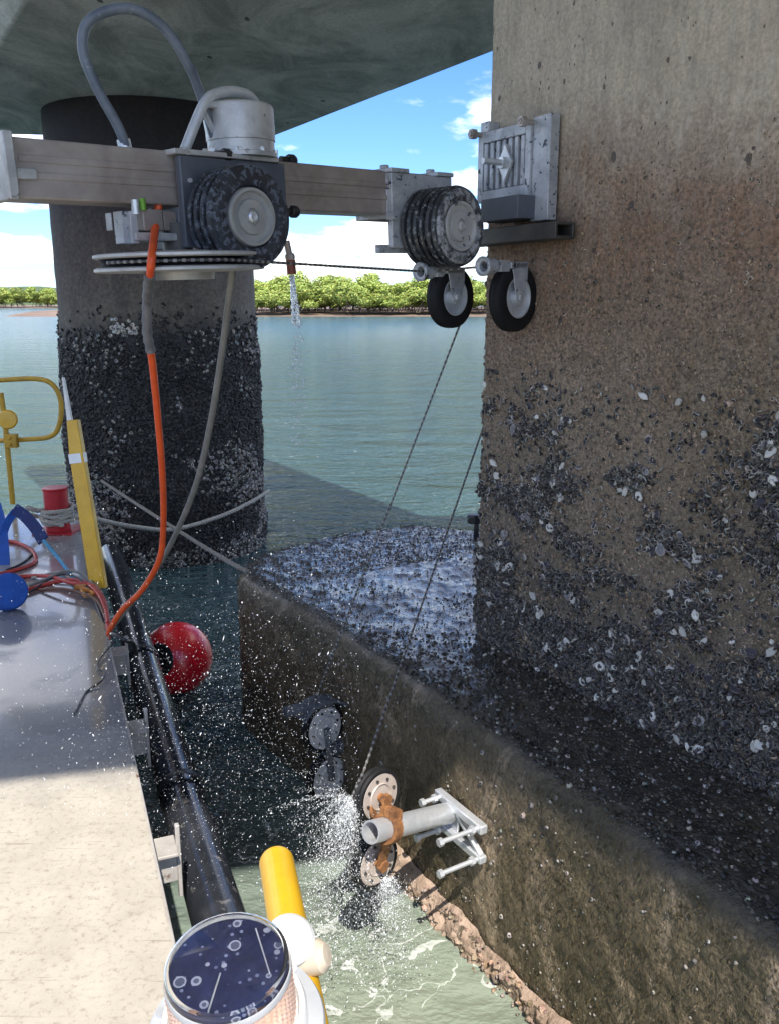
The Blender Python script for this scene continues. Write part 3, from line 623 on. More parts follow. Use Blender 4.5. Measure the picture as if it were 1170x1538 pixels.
# ragged broken concrete at the waterline
sel = np.where((CAPP[:, 1] > .9) & (CAPP[:, 1] < 3.75) & (np.arange(len(CAPP)) < len(CAPP)*.5))[0]
bp = CAPP[sel]; bn = CAPN[sel]; zr = np.arange(-.2, .2, .012)
gp = np.concatenate([np.broadcast_to(bp[None], (len(zr), len(bp), 2)), np.broadcast_to(zr[:, None, None], (len(zr), len(bp), 1))], -1).copy()
topn = .06 + .13*fbm(np.concatenate([bp, bp[:, :1]*0], -1), 3.5, 3, 52)
gp[..., 2] = -.2 + (gp[..., 2] + .2)/.4*(topn[None] + .2)
prof = np.sin(np.clip((zr + .2)/.4, 0, 1)*math.pi)**.4
out = prof[:, None]*(.02 + .10*fbm(gp, 8, 3, 53)**1.3 + .06*np.abs(fbm(gp, 26, 3, 54)-.5)*2) - .02
gp[..., :2] += bn[None]*out[..., None]
finish(np_mesh('broken_edge', gp.reshape(-1, 3), quads=grid_quads(len(zr), len(bp))), 'broken_edge', MT['broken'], capo, ang=25)

k_ = rng.integers(0, len(bp), 600); zz_ = rng.uniform(-.06, 1, 600); ztop = topn[k_]*zz_
p = np.concatenate([bp[k_] + bn[k_]*(.02 + .05*rng.uniform(0, 1, 600)*(1-zz_))[:, None], ztop[:, None]], -1); nn = np.concatenate([bn[k_], np.full((600, 1), .4)], -1)
CHIP = ringtmpl([(.55, -.2), (.45, .25), (.2, .42)], [(.30, .2, .14), (.48, .34, .25), (.52, .38, .28)], 5)
scatter('rubble', CHIP, p, nn, np.minimum(rng.gamma(1.5, .007, 600) + .004, .034), MT['shell'], capo, tints(600, .35, 1.0, .1), .7, rng.uniform(.5, 1.1, 600)).data.shade_flat()
# round column
colc = V(-2.42, 9.42); CR = 1.0
colo = thing('round_column', (*colc, 0), 'dark round concrete bridge column coated in black mussels, ropes around its foot', 'column')
seg = 150; th = np.linspace(0, 2*math.pi, seg, endpoint=False); zs = np.arange(-.8, 4.42, .035)
base = np.stack([np.stack([np.cos(th)*CR + colc[0], np.sin(th)*CR + colc[1], np.full(seg, z)], -1) for z in zs])
def col_disp(p):
    z = p[..., 2]; k = 1 - sstep(1.75, 2.65, z + .9*(fbm(p, 1.8, 4, 71)-.5))
    return .02*k + .09*k*(fbm(p, 4, 4, 72)-.4)*1. + .05*k*sstep(1.6, .3, z)*0 + .01*(fbm(p, 9, 3, 73)-.5), k
dd, _ = col_disp(base); cnn = np.stack([np.cos(th), np.sin(th), th*0], -1)
bv = (base + cnn[None]*dd[..., None]).reshape(-1, 3); ii = np.arange(len(zs)*seg).reshape(len(zs), seg); jj = np.roll(ii, -1, 1)
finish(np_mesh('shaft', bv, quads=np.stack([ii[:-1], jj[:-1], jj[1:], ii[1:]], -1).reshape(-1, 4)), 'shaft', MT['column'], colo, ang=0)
def col_pts(n, dens):
    a = rng.uniform(math.pi*.98, math.pi*2.02, n*4); z = rng.uniform(-.05, 2.6, n*4); nn = np.stack([np.cos(a), np.sin(a), a*0], -1)
    p = np.stack([np.cos(a)*CR + colc[0], np.sin(a)*CR + colc[1], z], -1); d, k = col_disp(p); kp = rng.uniform(0, 1, n*4) < dens(p, k)
    return (p + nn*d[:, None])[kp][:n], nn[kp][:n]
p, nn = col_pts(20000, lambda p, k: np.clip(k, 0, 1)*np.where(fbm(p, 2.2, 3, 75) > .56, .6, 1)*np.clip(.15 + 1.2*k, 0, 1))
scatter('mussel_crust', MUS, p, nn, rng.uniform(.022, .06, len(p)), MT['mussel'], colo, tints(len(p), .15, 1.15), .6)
p, nn = col_pts(3800, lambda p, k: np.clip(k, 0, 1)*sstep(.42, .66, fbm(p*V(1, 1, 1.6), 1.7, 3, 76))*np.clip(.25+(2.6-p[:, 2])/3, 0, 1))
scatter('barnacle_crust', BARN, p + nn*.012, nn, rng.uniform(.015, .045, len(p)), MT['shell'], colo, tints(len(p), .3, 1.1), .5)

k_ = 34; a_ = rng.uniform(4.50, 4.78, k_); z_ = rng.normal(2.36, .045, k_); nn = np.stack([np.cos(a_), np.sin(a_), a_*0], -1)
p = np.stack([np.cos(a_)*CR + colc[0], np.sin(a_)*CR + colc[1], z_], -1); p = p + nn*(col_disp(p)[0] + .004)[:, None]
scatter('pale_barnacles', BARN, p, nn, rng.uniform(.03, .06, k_), MT['shell'], colo, tints(k_, 1.2, 1.8), .4)
# headstock and bridge deck
lf = V(-2.47, 6.33); rt = V(.762, 7.047); zs0 = 4.4
bot = [lf + d2*4.55, lf - d2*9.0, rt - d2*9.4, rt + d2*4.16]  # near end lengthened out of view to shade the pile cap ledge
top = [bot[0] + m2*.45, bot[1] + m2*.45, bot[2] - m2*.0, bot[3]]
mb = MB(); n4 = [(*q, zs0) for q in bot]; t4 = [(*q, 5.0) for q in top]; u4 = [(*q, 5.6) for q in top]
mb.add(n4 + t4 + u4, [(3, 2, 1, 0)] + [(i+4*r, (i+1) % 4 + 4*r, (i+1) % 4+4+4*r, i+4+4*r) for r in (0, 1) for i in range(4)] + [(8, 9, 10, 11)])
hd = mb.build('bridge_headstock', MT['soffit'], None, .02)
tag(hd, 'grey green concrete headstock beam overhead, its stained flat underside resting on the round column', 'headstock')
e0 = V(-1.336, 2.69) + SUN[:2]*(6.0/SUN[2]); ed = unit(V(1, .21)); 
mb = MB(); mb.prism([(*(e0 - ed*6), 7.0), (*(e0 + ed*10), 7.0), (7, 5.2, 7.0), (-9, 5.2, 7.0)], (0, 0, .35))  # unseen slab; edge, span and height set for the shade it casts
tag(mb.build('bridge_deck', MT['soffit']), 'concrete bridge deck slab high overhead that shades the work area', 'bridge deck')

# ================================================================== BARGE
BD = unit(V(-.394, 1, 0)); BN = V(BD[1], -BD[0], 0)         # along the barge edge, outwards to the water
E0 = V(-.574, 1.959, 1.0)
def edge(y): return E0 + BD*((y - 1.959)/BD[1])
barge = thing('work_barge', tuple(edge(2.5) - BN*1.5 - V(0, 0, 1.2)), 'flat work barge with pale deck, sunlit and dry near, wet in the shade', 'barge')
far, nearp = edge(6.75), edge(-3)
poly = [nearp, far, far - BN*3.4 + BD*.0, nearp - BN*4.5]
mb = MB(); mb.prism([(q[0], q[1], .985) for q in poly], (0, 0, .015)); mb.build('deck_plate', MT['deck'], barge)
mb = MB(); mb.prism([(*(q[:2] - BN[:2]*.012 if i < 2 else q[:2]), -.4) for i, q in enumerate(poly)], (0, 0, 1.382)); mb.build('hull', MT['hull'], barge)
mb = MB(); a_, b_ = nearp + BN*.004, far + BN*.004
mb.box((a_ + b_)/2 + V(0, 0, -.05), np.linalg.norm(b_-a_)/2, .006, .046, BD, BN, Z_); mb.build('edge_strip', MT['edge'], barge, .003)
FR = .088
fc = lambda y: edge(y) + BN*.20 + V(0, 0, -.36)
for px, py in ((205, 1100), (248, 1285), (190, 985)):
    c = edge(onz(px, py, .9)[1]) 
    mb = MB(); mb.box(c + BN*.045 + V(0, 0, -.085), .055, .04, .006, BD, BN, Z_).box(c + BN*.09 + V(0, 0, -.14), .01, .007, .13, BD, BN, Z_).box(c + BN*.045 + V(0, 0, -.15), .006, .04, .06, BD, BN, Z_)
    mb.build('fender_bracket', MT['edge'], barge, .003)
fp = thing('fender_pipe', tuple(fc(3.5)), 'long black plastic fender pipe hung along the side of the barge', 'fender')
mb = MB(); pts = [fc(y) + V(0, 0, .02*math.sin(y*1.3)) for y in np.linspace(1.75, 6.6, 30)]
mb.tube(pts, FR, 24); mb.build('pipe', MT['fender'], fp, 0, 50)
for y in (1.9, 3.15, 4.5, 5.7):
    mb = MB(); c = fc(y); ring = [c + (BN*math.cos(a) + Z_*math.sin(a))*(FR + .006) for a in np.linspace(0, 6.28, 25)]
    mb.strip(ring, BD, .035, .005); mb.build('strap_band', MT['black'], fp)
# buoy
bc = aty(266, 988, 5.55); br = .245; ba = unit(V(-.34, -.89, .3))
bo = thing('mooring_buoy', tuple(bc - V(0, 0, br)), 'round red mooring buoy with black centre floating beside the fender pipe', 'buoy')
mb = MB(); prof = [(br*math.sin(t), br*.93*math.cos(t)) for t in np.linspace(math.pi, .46, 26)] + [(.105, br*.80)]; mb.lathe(bc, ba, prof, 48); mb.build('ball', MT['buoyred'], bo)
mb = MB(); mb.lathe(bc + ba*br*.78, ba, [(.11, -.01), (.112, .012), (.1, .02), (.055, .022), (.05, .005), (.02, .005), (.018, .03), (0, .03)], 32); mb.build('end_disc', MT['black'], bo)

# ================================================================== WIRE SAW
B0 = aty(30, 252, 2.55); B1 = aty(590, 290, 3.6)
U_ = unit(B1 - B0); W_ = unit(Z_ - U_*np.dot(Z_, U_)); N_ = np.cross(U_, W_)
def mp(px, py, n=0.): return onplane(px, py, B0 + N_*n, N_)
def um(px, py, n=0.): q = mp(px, py, n) - B0; return np.dot(q, U_), np.dot(q, W_)
def P3(u, n, w_): return B0 + U_*u + N_*n + W_*w_
def mbox(mb, u0, u1, n0, n1, w0, w1): return mb.box(P3((u0+u1)/2, (n0+n1)/2, (w0+w1)/2), (u1-u0)/2, abs(n1-n0)/2, (w1-w0)/2, U_, N_, W_)
saw = thing('wire_saw', tuple(P3(.75, -.07, -.3)), 'concrete wire sawing machine on a long steel rail beam with black grooved wheels', 'wire saw')
bh = .08
mb = MB(); mbox(mb, -.015, 1.78, -.14, 0, -bh, bh)
rail = mb.build('rail_beam', MT['beam'], saw, .006)
mb = MB()
for wv in (.026, -.018): mbox(mb, .0, 1.52, .0, .0035, wv-.009, wv+.009)
mb.build('rail_rib', MT['beam'], rail, .0015)
mb = MB(); mbox(mb, -.045, -.016, -.17, .02, -.085, .092); mbox(mb, -.015, .045, .0025, .01, -.03, .0)
mb.build('end_plate', MT['alu'], saw, .004)
# carriage
u0, _ = um(272, 300, .03); u1, _ = um(428, 300, .03); _, wt = um(350, 240, .03); _, wb = um(290, 372, .03)
mb = MB(); q = lambda u, w_: P3(u, .012, w_)
mb.prism([q(u0, wt), q(u1, wt), q(u1, -.10), q(u0 + .16, wb), q(u0, wb)], N_*.03)
mb.prism([P3(u0, -.16, wt), P3(u1, -.16, wt), P3(u1, -.16, -.1), P3(u0, -.16, -.1)], N_*.014)
mbox(mb, u0, u0+.012, -.146, .012, wb, -.085); mbox(mb, u0, u1, -.146, .012, .083, wt)
mb.build('carriage_housing', MT['housing'], saw, .004)
mb = MB(); mbox(mb, u0-.02, u1-.03, -.12, .05, wt + .001, wt + .017)
for k in range(5): mb.cyl(P3(u0 + .03 + k*.075, .03, wt+.016), P3(u0 + .03 + k*.075, .03, wt + .026), .008, 8)
mb.build('top_plate', MT['alu'], saw, .003)
for k, (a, b) in enumerate([(.03, .03), (.03, -.06), (.03, -.14)]):
    mb = MB(); mb.cyl(P3(u0 + a, .041, wt - .02 + b*.9), P3(u0+a, .05, wt-.02+b*.9), .007, 8); mb.build('bolt_head', MT['galv'], saw)
# motor
mu0, _ = um(320, 200, -.03); mu1, _ = um(409, 200, -.03); _, mw1 = um(365, 160, -.03); mr = (mu1-mu0)/2*.94; mc = P3((mu0+mu1)/2, -.045, wt + .017)
mh = mw1 - wt - .01
mb = MB(); mb.lathe(mc, W_, [(0, 0), (mr*1.05, 0), (mr*1.05, mh*.08), (mr*.97, mh*.1), (mr*.97, mh*.3), (mr, mh*.31), (mr, mh*.9), (mr*.96, mh*.965), (mr*.85, mh), (mr*.3, mh), (mr*.28, mh*1.03), (0, mh*1.03)], 44)
mo = mb.build('drive_motor', MT['alu'], saw, 0, 30)
for k in range(8):
    mb = MB(); t = k*.785; mb.cyl(mc + (U_*math.cos(t) + N_*math.sin(t))*mr*.99 + W_*mh*.08, mc + (U_*math.cos(t) + N_*math.sin(t))*mr*.99 + W_*mh*.15, .008, 8); mb.build('motor_bolt', MT['galv'], mo)
mb = MB(); mb.tube(spline([mp(278, 226, -.02), mp(292, 190, -.02), mp(306, 158, -.02), mp(318, 144, -.02), mp(345, 137, -.02), mp(372, 142, -.02), mp(387, 158, -.03)], 6), .0165, 12)
mb.build('lifting_handle', MT['galv'], saw)
mb = MB(); mb.tube(spline([mp(312, 157, -.02), mp(325, 157, -.02), mp(340, 158, -.03)], 3), .011, 8); mb.tube([mp(306, 165, -.03), mp(318, 190, -.04), mp(324, 210, -.05)], .009, 8)
mb.build('handle_stay', MT['galv'], saw)
# knobs on the carriage
for px, py, n, l in ((338, 233, .03, .05), (436, 241, -.03, .06), (440, 318, .0, .05)):
    c = mp(px, py, n); mb = MB(); mb.cyl(c - U_*l*.7, c + U_*.0, .012, 14).lathe(c - U_*.01, U_, [(0, 0), (.018, 0), (.021, .006), (.021, .024), (.015, .034), (0, .036)], 20); mb.build('clamp_knob', MT['black'], saw)
# grooved wheels
def wheel(cpx, cpy, nf, R, depth, ribs, mt, mr_, hubr, hubm, gd=.86, wall=None):
    c = mp(cpx, cpy, nf); prof = [(R*.5, -depth), (R*.9, -depth)]
    for k in range(ribs):
        a0 = -depth + depth*k/ribs; a1 = -depth + depth*(k+1)/ribs; g = (a1-a0)
        prof += [(R*gd, a0 + g*.06), (R*gd, a0 + g*.2), (R*.975, a0 + g*.3), (R, a0 + g*.55), (R*.975, a0 + g*.85), (R*gd, a0 + g*.93)]
    prof += [(R*.9, .0), (R*.72, .008), (R*.60, .002), (R*.56, -.012)]
    mb = MB(); mb.lathe(c, N_, prof, 72); ty = mb.build('drive_tyre', mt, saw, 0, 40)
    mb = MB(); mb.lathe(c, N_, [(R*.575, -.014), (hubr*1.0, .004), (hubr*.97, .010), (hubr*.88, .010), (hubr*.84, -.004), (hubr*.62, -.006), (hubr*.58, .004), (hubr*.30, .006), (hubr*.27, .0), (.0, .0)], 48)
    hb = mb.build('hub', mr_, ty, 0, 25)
    mb = MB(); mb.lathe(c, N_, [(.018, .0), (.018, .008), (.012, .014), (.006, .012), (0, .012)], 10)
    mb.build('axle_nut', hubm, ty)
    if wall:
        mb = MB(); mb.lathe(c, N_, [(R*.63, .0), (R*.64, .006), (R*.75, .013), (R*.88, .008), (R*.92, -.001)], 64); mb.build('sidewall', wall, ty)
    return c
R1 = .158
w1 = wheel(379, 326, .20, R1, .135, 4, MT['tyre'], MT['rim'], R1*.56, MT['galv'])
R2 = .152
w2 = wheel(691, 340, .22, R2, .19, 6, MT['tyre2'], MT['rim2'], R2*.62, MT['rim2'], .9, MT['wallslurry'])
mb = MB(); mb.cyl(w1 - N_*.19, w1 - N_*.12, .05, 20); mb.cyl(w2 - N_*.25, w2 - N_*.18, .06, 20); mb.build('axle', MT['darksteel'], saw)
# end clamp around the beam behind the second wheel
a0, _ = um(586, 300, .02); a1, _ = um(676, 300, .02); _, wa = um(620, 262, .02); _, wb2 = um(600, 372, .02)
mb = MB(); mbox(mb, a0, a1, .004, .028, wb2, wa); mbox(mb, a0, a0+.022, -.16, .004, -.095, wa); mbox(mb, a1 - .022, a1, -.16, .004, -.095, wa); mbox(mb, a0, a1, -.175, -.16, -.095, wa)
mb.build('end_clamp', MT['galvdirty'], saw, .003)
mb = MB()
for uu in (a0 + .045, a1 - .045): mbox(mb, uu-.05, uu+.05, -.17, .035, wa + .001, wa + .017); mb.cyl(P3(uu, -.05, wa+.016), P3(uu, -.05, wa + .036), .018, 8)
mb.build('clamp_cap', MT['galvdirty'], saw, .003)
c = mp(588, 325, .03); mb = MB(); mb.cyl(c - N_*.02, c + N_*.02, .014, 6); c2 = mp(600, 372, .0)
mb.build('clamp_pin', MT['galvdirty'], saw)
mb = MB(); mbox(mb, a0 - .05, a0 + .16, -.02, .003, wb2 - .02, wb2 + .012); mb.build('clamp_foot', MT['galvdirty'], saw, .003)
# horizontal flywheel that drives the wire
fl, _ = um(152, 395, -.03); fr_, _ = um(376, 398, -.03); _, fw = um(262, 394, -.03); fR = (fr_ - fl)/2*.97; fcen = P3((fl+fr_)/2, -.03, fw)
mb = MB(); mb.lathe(fcen, W_, [(0, .012), (fR*.97, .012), (fR, .016), (fR, .024), (fR*.96, .027), (fR*.5, .034), (0, .036)], 72); fw_o = mb.build('flywheel_flange', MT['alu'], saw, 0, 30)
mb = MB(); mb.lathe(fcen, W_, [(0, -.014), (fR*.97, -.014), (fR, -.018), (fR, -.026), (fR*.96, -.029), (fR*.4, -.033), (fR*.39, -.055), (0, -.055)], 72); mb.build('flywheel_flange', MT['alu'], saw, 0, 30)
mb = MB(); mb.lathe(fcen, W_, [(0, .013), (fR*.94, .013), (fR*.88, 0), (fR*.94, -.015), (0, -.015)], 60); mb.build('flywheel_groove', MT['rubber'], saw)
mb = MB(); mb.cyl(fcen + W_*.03, fcen + W_*.12, .05, 24); mb.build('flywheel_shaft', MT['darksteel'], saw)
# small fittings hanging under the beam
pl = lambda px, py, n=.0: mp(px, py, n)
mb = MB(); ua, wv = um(205, 355, .01); ub, _ = um(272, 355, .01); mbox(mb, ua, ub, -.08, .01, wv-.012, wv+.012)
mb.build('guard_bar', MT['alu'], saw, .003)
mb = MB(); ua, wv = um(216, 330, .0); ub, _ = um(246, 330, .0); mbox(mb, ua, ub, -.07, .0, wv-.032, wv+.032); ua2, _ = um(248, 333, .0); ub2, _ = um(268, 333, .0); mbox(mb, ua2, ub2, -.06, -.005, wv-.03, wv+.028)
mb.build('valve_block', MT['beam'], saw, .003)
mb = MB()
for px, n in ((190, -.02), (203, 0)):
    ua, wv = um(px, 340, n); mbox(mb, ua-.012, ua+.012, n-.05, n, wv-.05, wv+.045)
ua, wv = um(168, 330, 0); mbox(mb, ua-.003, ua+.003, -.03, -.0, wv-.03, wv+.02)
mb.build('hose_bracket', MT['galvdirty'], saw, .002)
mb = MB(); mb.cyl(mp(203, 300, .0), mp(205, 322, .0), .012, 12); mb.build('hose_coupling', MT['galv'], saw)
mb = MB(); mb.cyl(mp(214, 298, .0), mp(216, 316, .0), .010, 12); mb.build('hose_coupling', mat('green_plastic', (.12, .3, .02), (.16, .36, .03), 9, (.4, .5), 0, .1), saw)['label'] = 'small green hose coupling'
for (p_, q_) in (((192, 228), (186, 210)), ((322, 205), (315, 180))):
    mb = MB(); a = aty(*p_, float(mp(*p_, -.07)[1])); b = aty(*q_, float(mp(*p_, -.07)[1])); mb.cyl(a - W_*.03, b, .021, 12); mb.build('hose_ferrule', MT['galv'], saw)
# water nozzle
n0, n1 = mp(431, 362, .02), mp(437, 390, .02)
mb = MB(); mb.cyl(n0, n1, .011, 14).lathe(n1, n0 - n1, [(.0, .0), (.017, .0), (.018, .012), (.015, .02)], 8); mb.build('water_nozzle', MT['beam'], saw)
mb = MB(); n2 = mp(439, 412, .02); mb.cyl(n1, n2, .017, 14); mb.build('nozzle_tip', mat('red_brown_fitting', (.16, .04, .03), (.22, .07, .05), 20, (.4, .6), .2, .2), saw)
# swivel castors carrying the wire
def castor(cx, cy, ringx, ringy, n, R):
    c = mp(cx, cy, n); rc = mp(ringx, ringy, n)
    mb = MB(); mb.lathe(rc, -U_, [(.020, -.05), (.030, -.05), (.030, -.01), (.036, -.006), (.038, .016), (.033, .022), (.030, .014), (.020, .012), (.018, -.05)], 28, closed=True)
    top = P3(*[np.dot(c - B0, a) for a in (U_,)], n, np.dot(rc - B0, W_))
    mb.box(top + U_*-.005 + W_*.002, .055, .035, .012, U_, N_, W_)
    for sgn in (1, -1):
        o = N_*(.030*sgn)
        mb.prism([top + o + U_*-.055 + W_*.012, top + o + U_*.055 + W_*.012, top + o + U_*.05 - W_*.055, c + o + U_*.022 - W_*.02, c + o - U_*.022 - W_*.02, top + o + U_*-.04 - W_*.05], N_*.005*sgn)
    mb.box((rc + top)/2 - U_*.0, .03, .03, .022, U_, N_, W_)
    fk = mb.build('castor_fork', MT['galvdirty'], saw, .002)
    mb = MB(); hw = .03; mb.lathe(c, N_, [(R*.6, -hw), (R*.9, -hw), (R*.985, -hw*.7), (R, -hw*.2), (R*.975, 0), (R, hw*.2), (R*.985, hw*.7), (R*.9, hw), (R*.7, hw*1.1), (R*.6, hw)], 56, closed=True); mb.build('castor_tyre', MT['rubber'], fk)
    mb = MB(); mb.lathe(c, N_, [(R*.62, -hw*.9), (R*.62, hw*.95), (R*.56, hw), (R*.52, hw*.5), (R*.25, hw*.35), (R*.2, hw*1.2), (.0, hw*1.25)], 40); mb.build('castor_rim', MT['galv'], fk, 0, 30)
    mb = MB(); mb.cyl(c - N_*.045, c + N_*.045, .011, 6); mb.build('castor_axle', MT['galv'], fk)
    return c, rc
CRr = .113
k1, r1 = castor(676, 446, 634, 408, .07, CRr*1.13)
k2, r2 = castor(770, 447, 728, 400, .30, CRr*1.22)

# bracket on the pier
def wp(px, py, off=.0): return onplane(px, py, V(PC[0], PC[1], 0) + M_*off, M_)
A_ = -D_                                                     # to the right along the pier, towards the camera
def wl(px, py, off=.0): q = wp(px, py, off) - V(PC[0], PC[1], 0); return np.dot(q, A_), q[2]
def PW(a, z, off): return V(PC[0], PC[1], 0) + A_*a + M_*off + Z_*z
def wbox(mb, a0, a1, o0, o1, z0, z1): return mb.box(PW((a0+a1)/2, (z0+z1)/2, (o0+o1)/2), abs(a1-a0)/2, abs(o1-o0)/2, abs(z1-z0)/2, A_, M_, Z_)
brk = thing('wall_bracket', tuple(PW(.1, 2.9, .05)), 'ribbed galvanised steel bracket plate bolted to the pier at the end of the saw', 'bracket')
aL, zT = wl(722, 205, .06); aR, zB = wl(797, 294, .06); aF, zF = wl(822, 168, .08); _, zFb = wl(812, 330, .08); zT2 = wl(797, 178, .06)[1]
zt = (zT + zT2)/2
mb = MB(); wbox(mb, aL, aR, .02, .05, zB, zt); mb.build('back_plate', MT['galvdirty'], brk, .003)
mb = MB(); wbox(mb, aL, aL+.035, .052, .075, zB, zt); wbox(mb, aR-.03, aR, .052, .075, zB, zt); wbox(mb, aL+.036, aR-.031, .052, .075, zt-.045, zt); wbox(mb, aL+.036, aR-.031, .052, .075, zB, zB+.045)
mb.build('plate_frame', MT['galvdirty'], brk, .003)
nb = 7
for k in range(nb):
    a = aL + .05 + (aR - aL - .1)*k/(nb-1); mb = MB(); wbox(mb, a-.011, a+.011, .052, .072, zB+.046, zt-.046); mb.build('rib', MT['galvdirty'], brk, .004)
mb = MB(); wbox(mb, aR + .002, aF, .015, .062, zFb, zF); mb.build('side_flange', MT['galvdirty'], brk, .003)
mb = MB(); wbox(mb, aL - .005, aL+.05, .0, .06, zt + .001, zt+.045); mb.build('lug', MT['galvdirty'], brk, .004)
cx_, cz_ = wl(760, 245, .08); rad = .075
mb = MB(); mb.prism([PW(cx_-.045, cz_, .078), PW(cx_, cz_+rad, .078), PW(cx_+.045, cz_, .078), PW(cx_, cz_-rad, .078)], M_*.014); mb.build('diamond_washer', MT['galv'], brk, .002)
mb = MB(); mb.cyl(PW(cx_, cz_, .09), PW(cx_, cz_, .2), .012, 14).cyl(PW(cx_, cz_, .092), PW(cx_, cz_, .11), .024, 6); mb.build('clamp_rod', MT['galv'], brk)
for px, py in ((722, 203), (797, 184)):
    a, z = wl(px, py, .07); mb = MB(); mb.cyl(PW(a, z, .03), PW(a, z, .13), .011, 12).cyl(PW(a, z, .10), PW(a, z, .125), .021, 6); mb.build('bolt', MT['beam'], brk)
a3, z3 = wl(735, 335, .1); a4, z4 = wl(792, 298, .1)
mb = MB(); wbox(mb, a3, a4, .03, .15, z3, zB - .002); mb.build('lower_box', MT['housing'], brk, .003)
a5, z5 = wl(725, 365, .1); a6, z6 = wl(840, 332, .1); z5 = wl(840, 358, .1)[1]
mb = MB()
for (o0, o1, q0, q1) in ((.02, .032, z5, z6), (.108, .12, z5, z6), (.032, .108, z6-.012, z6), (.032, .108, z5, z5+.012)): wbox(mb, a5-.12, a6, o0, o1, q0, q1)
mb.build('support_channel', MT['darksteel'], brk, .003)

# ================================================================== LOWER PULLEYS ON THE PILE CAP
CF = V(.389, 2.996, 0)
def cp(px, py, off=.0): return onplane(px, py, CF + M_*off, M_)
def pulley_unit(label, plate, tubec, wheels, mt_disc, mt_steel, mt_yoke, R, frame=None):
    t = thing('pulley_unit', tuple(plate), label, 'pulley unit')
    ax = unit(N_ + V(0, 0, .06))
    for (wc, face) in wheels:
        mb = MB(); hw = .022; mb.lathe(wc, ax, [(R*.84, -hw), (R*.95, -hw), (R, -hw*.6), (R*.93, -hw*.15), (R*.93, hw*.15), (R, hw*.6), (R*.95, hw), (R*.84, hw)], 64, closed=True); ty = mb.build('pulley_tyre', MT['rubber'], t, 0, 30)
        mb = MB(); mb.lathe(wc, ax, [(R*.85, -hw*.8), (R*.85, hw*.8), (R*.80, hw*.95), (R*.5, hw*.95), (R*.47, hw*1.2), (R*.42, hw*.9), (R*.3, hw*.9), (0, hw*.9)], 48); di = mb.build('pulley_disc', mt_disc, ty, 0, 25)
        x_, y_ = perp(ax)
        for k in range(8):
            mb = MB(); a = k*math.pi/4 + .2; q = wc + (x_*math.cos(a) + y_*math.sin(a))*R*.64; mb.cyl(q + ax*hw*.9, q + ax*hw*1.25, .0065, 6); mb.build('disc_bolt', MT['darksteel'], ty)
    return t
PLc = cp(684, 1226, .02)
tube_dir = unit(M_ + V(0, 0, -.02))
TA = PLc + tube_dir*.02
PR = .108
wl1 = TA + tube_dir*.34
def at_dist(px, py, ref): return onplane(px, py, ref, N_)
ref = PLc + M_*.30
cw1, cw2 = at_dist(566, 1194, ref - N_*.04), at_dist(562, 1292, ref - N_*.0)
te = at_dist(557, 1250, ref + N_*.09)
pu = pulley_unit('sunlit pair of pulley wheels on a galvanised tube and bracket bolted to the pile cap', PLc, None, [(cw1, 1), (cw2, 1)], MT['beige'], MT['galv'], MT['rust'], PR)
def face(a, z, off): return PLc - D_*a + Z_*z + M_*off
def fbx(mb, a0, a1, o0, o1, z0, z1): return mb.box(face((a0+a1)/2, (z0+z1)/2, (o0+o1)/2), abs(a1-a0)/2, abs(o1-o0)/2, abs(z1-z0)/2, -D_, M_, Z_)
pa = lambda px, py: (np.dot(cp(px, py, .02) - PLc, -D_), np.dot(cp(px, py, .02) - PLc, Z_))
qa, qb = pa(668, 1186), pa(728, 1262)
mb = MB(); fbx(mb, -.055, .03, .0, .012, -.0555, .0405); mb.build('mounting_plate', MT['galv'], pu, .003)
for z0, z1 in ((.041, .078), (-.088, -.056)):
    mb = MB(); fbx(mb, qa[0]-.03, qb[0]+.015, .0, .034, z0, z1); mb.build('frame_bar', MT['galv'], pu, .005)
mb = MB(); mb.prism([face(.032, .04, .003), face(qb[0], -.055, .003), face(qb[0]-.03, -.055, .003), face(.005, .04, .003)], M_*.022); mb.build('brace', MT['galv'], pu, .002)
for a, z, l in ((qa[0]+.005, .06, .11), (qa[0]+.03, -.072, .15), (qb[0]-.01, .06, .2), (qb[0]-.005, -.072, .2)):
    mb = MB(); mb.cyl(face(a, z, .01), face(a, z, l), .0095, 12).cyl(face(a, z, l-.004), face(a, z, l+.014), .0165, 6).cyl(face(a, z, .05), face(a, z, .066), .018, 6); mb.build('stud', MT['galv'], pu)
ts = face(-.01, .02, .03); td = unit(te - ts); tl = np.linalg.norm(te - ts)
mb = MB(); mb.lathe(ts, td, [(.036, 0), (.042, 0), (.042, tl), (.035, tl), (.035, 0)], 28, closed=True); mb.build('cross_tube', MT['galv'], pu, 0, 30)
mb = MB(); yk = te - td*.12; mb.lathe(yk, td, [(.043, 0), (.058, 0), (.058, .045), (.043, .045)], 20, closed=True)
for cw in (cw1, cw2):
    q = cw + N_*.028; dirv = unit(q - yk - td*.02); mb.box((q + yk + td*.02)/2 + N_*.012, np.linalg.norm(q - yk)/2, .022, .008, dirv, unit(np.cross(N_, dirv)), N_)
    mb.box((q + yk + td*.02)/2 - N_*.066, np.linalg.norm(q - yk)/2, .022, .008, dirv, unit(np.cross(N_, dirv)), N_)
    mb.cyl(cw - N_*.05, cw + N_*.055, .016, 12).cyl(cw + N_*.04, cw + N_*.06, .026, 6)
mb.cyl(yk + Z_*.05 + td*.02, yk + Z_*.085 + td*.02, .016, 6).box(yk + td*.0 + Z_*.06, .03, .03, .02, td, unit(np.cross(Z_, td)), Z_)
mb.build('rusty_yoke', MT['rust'], pu, .002)
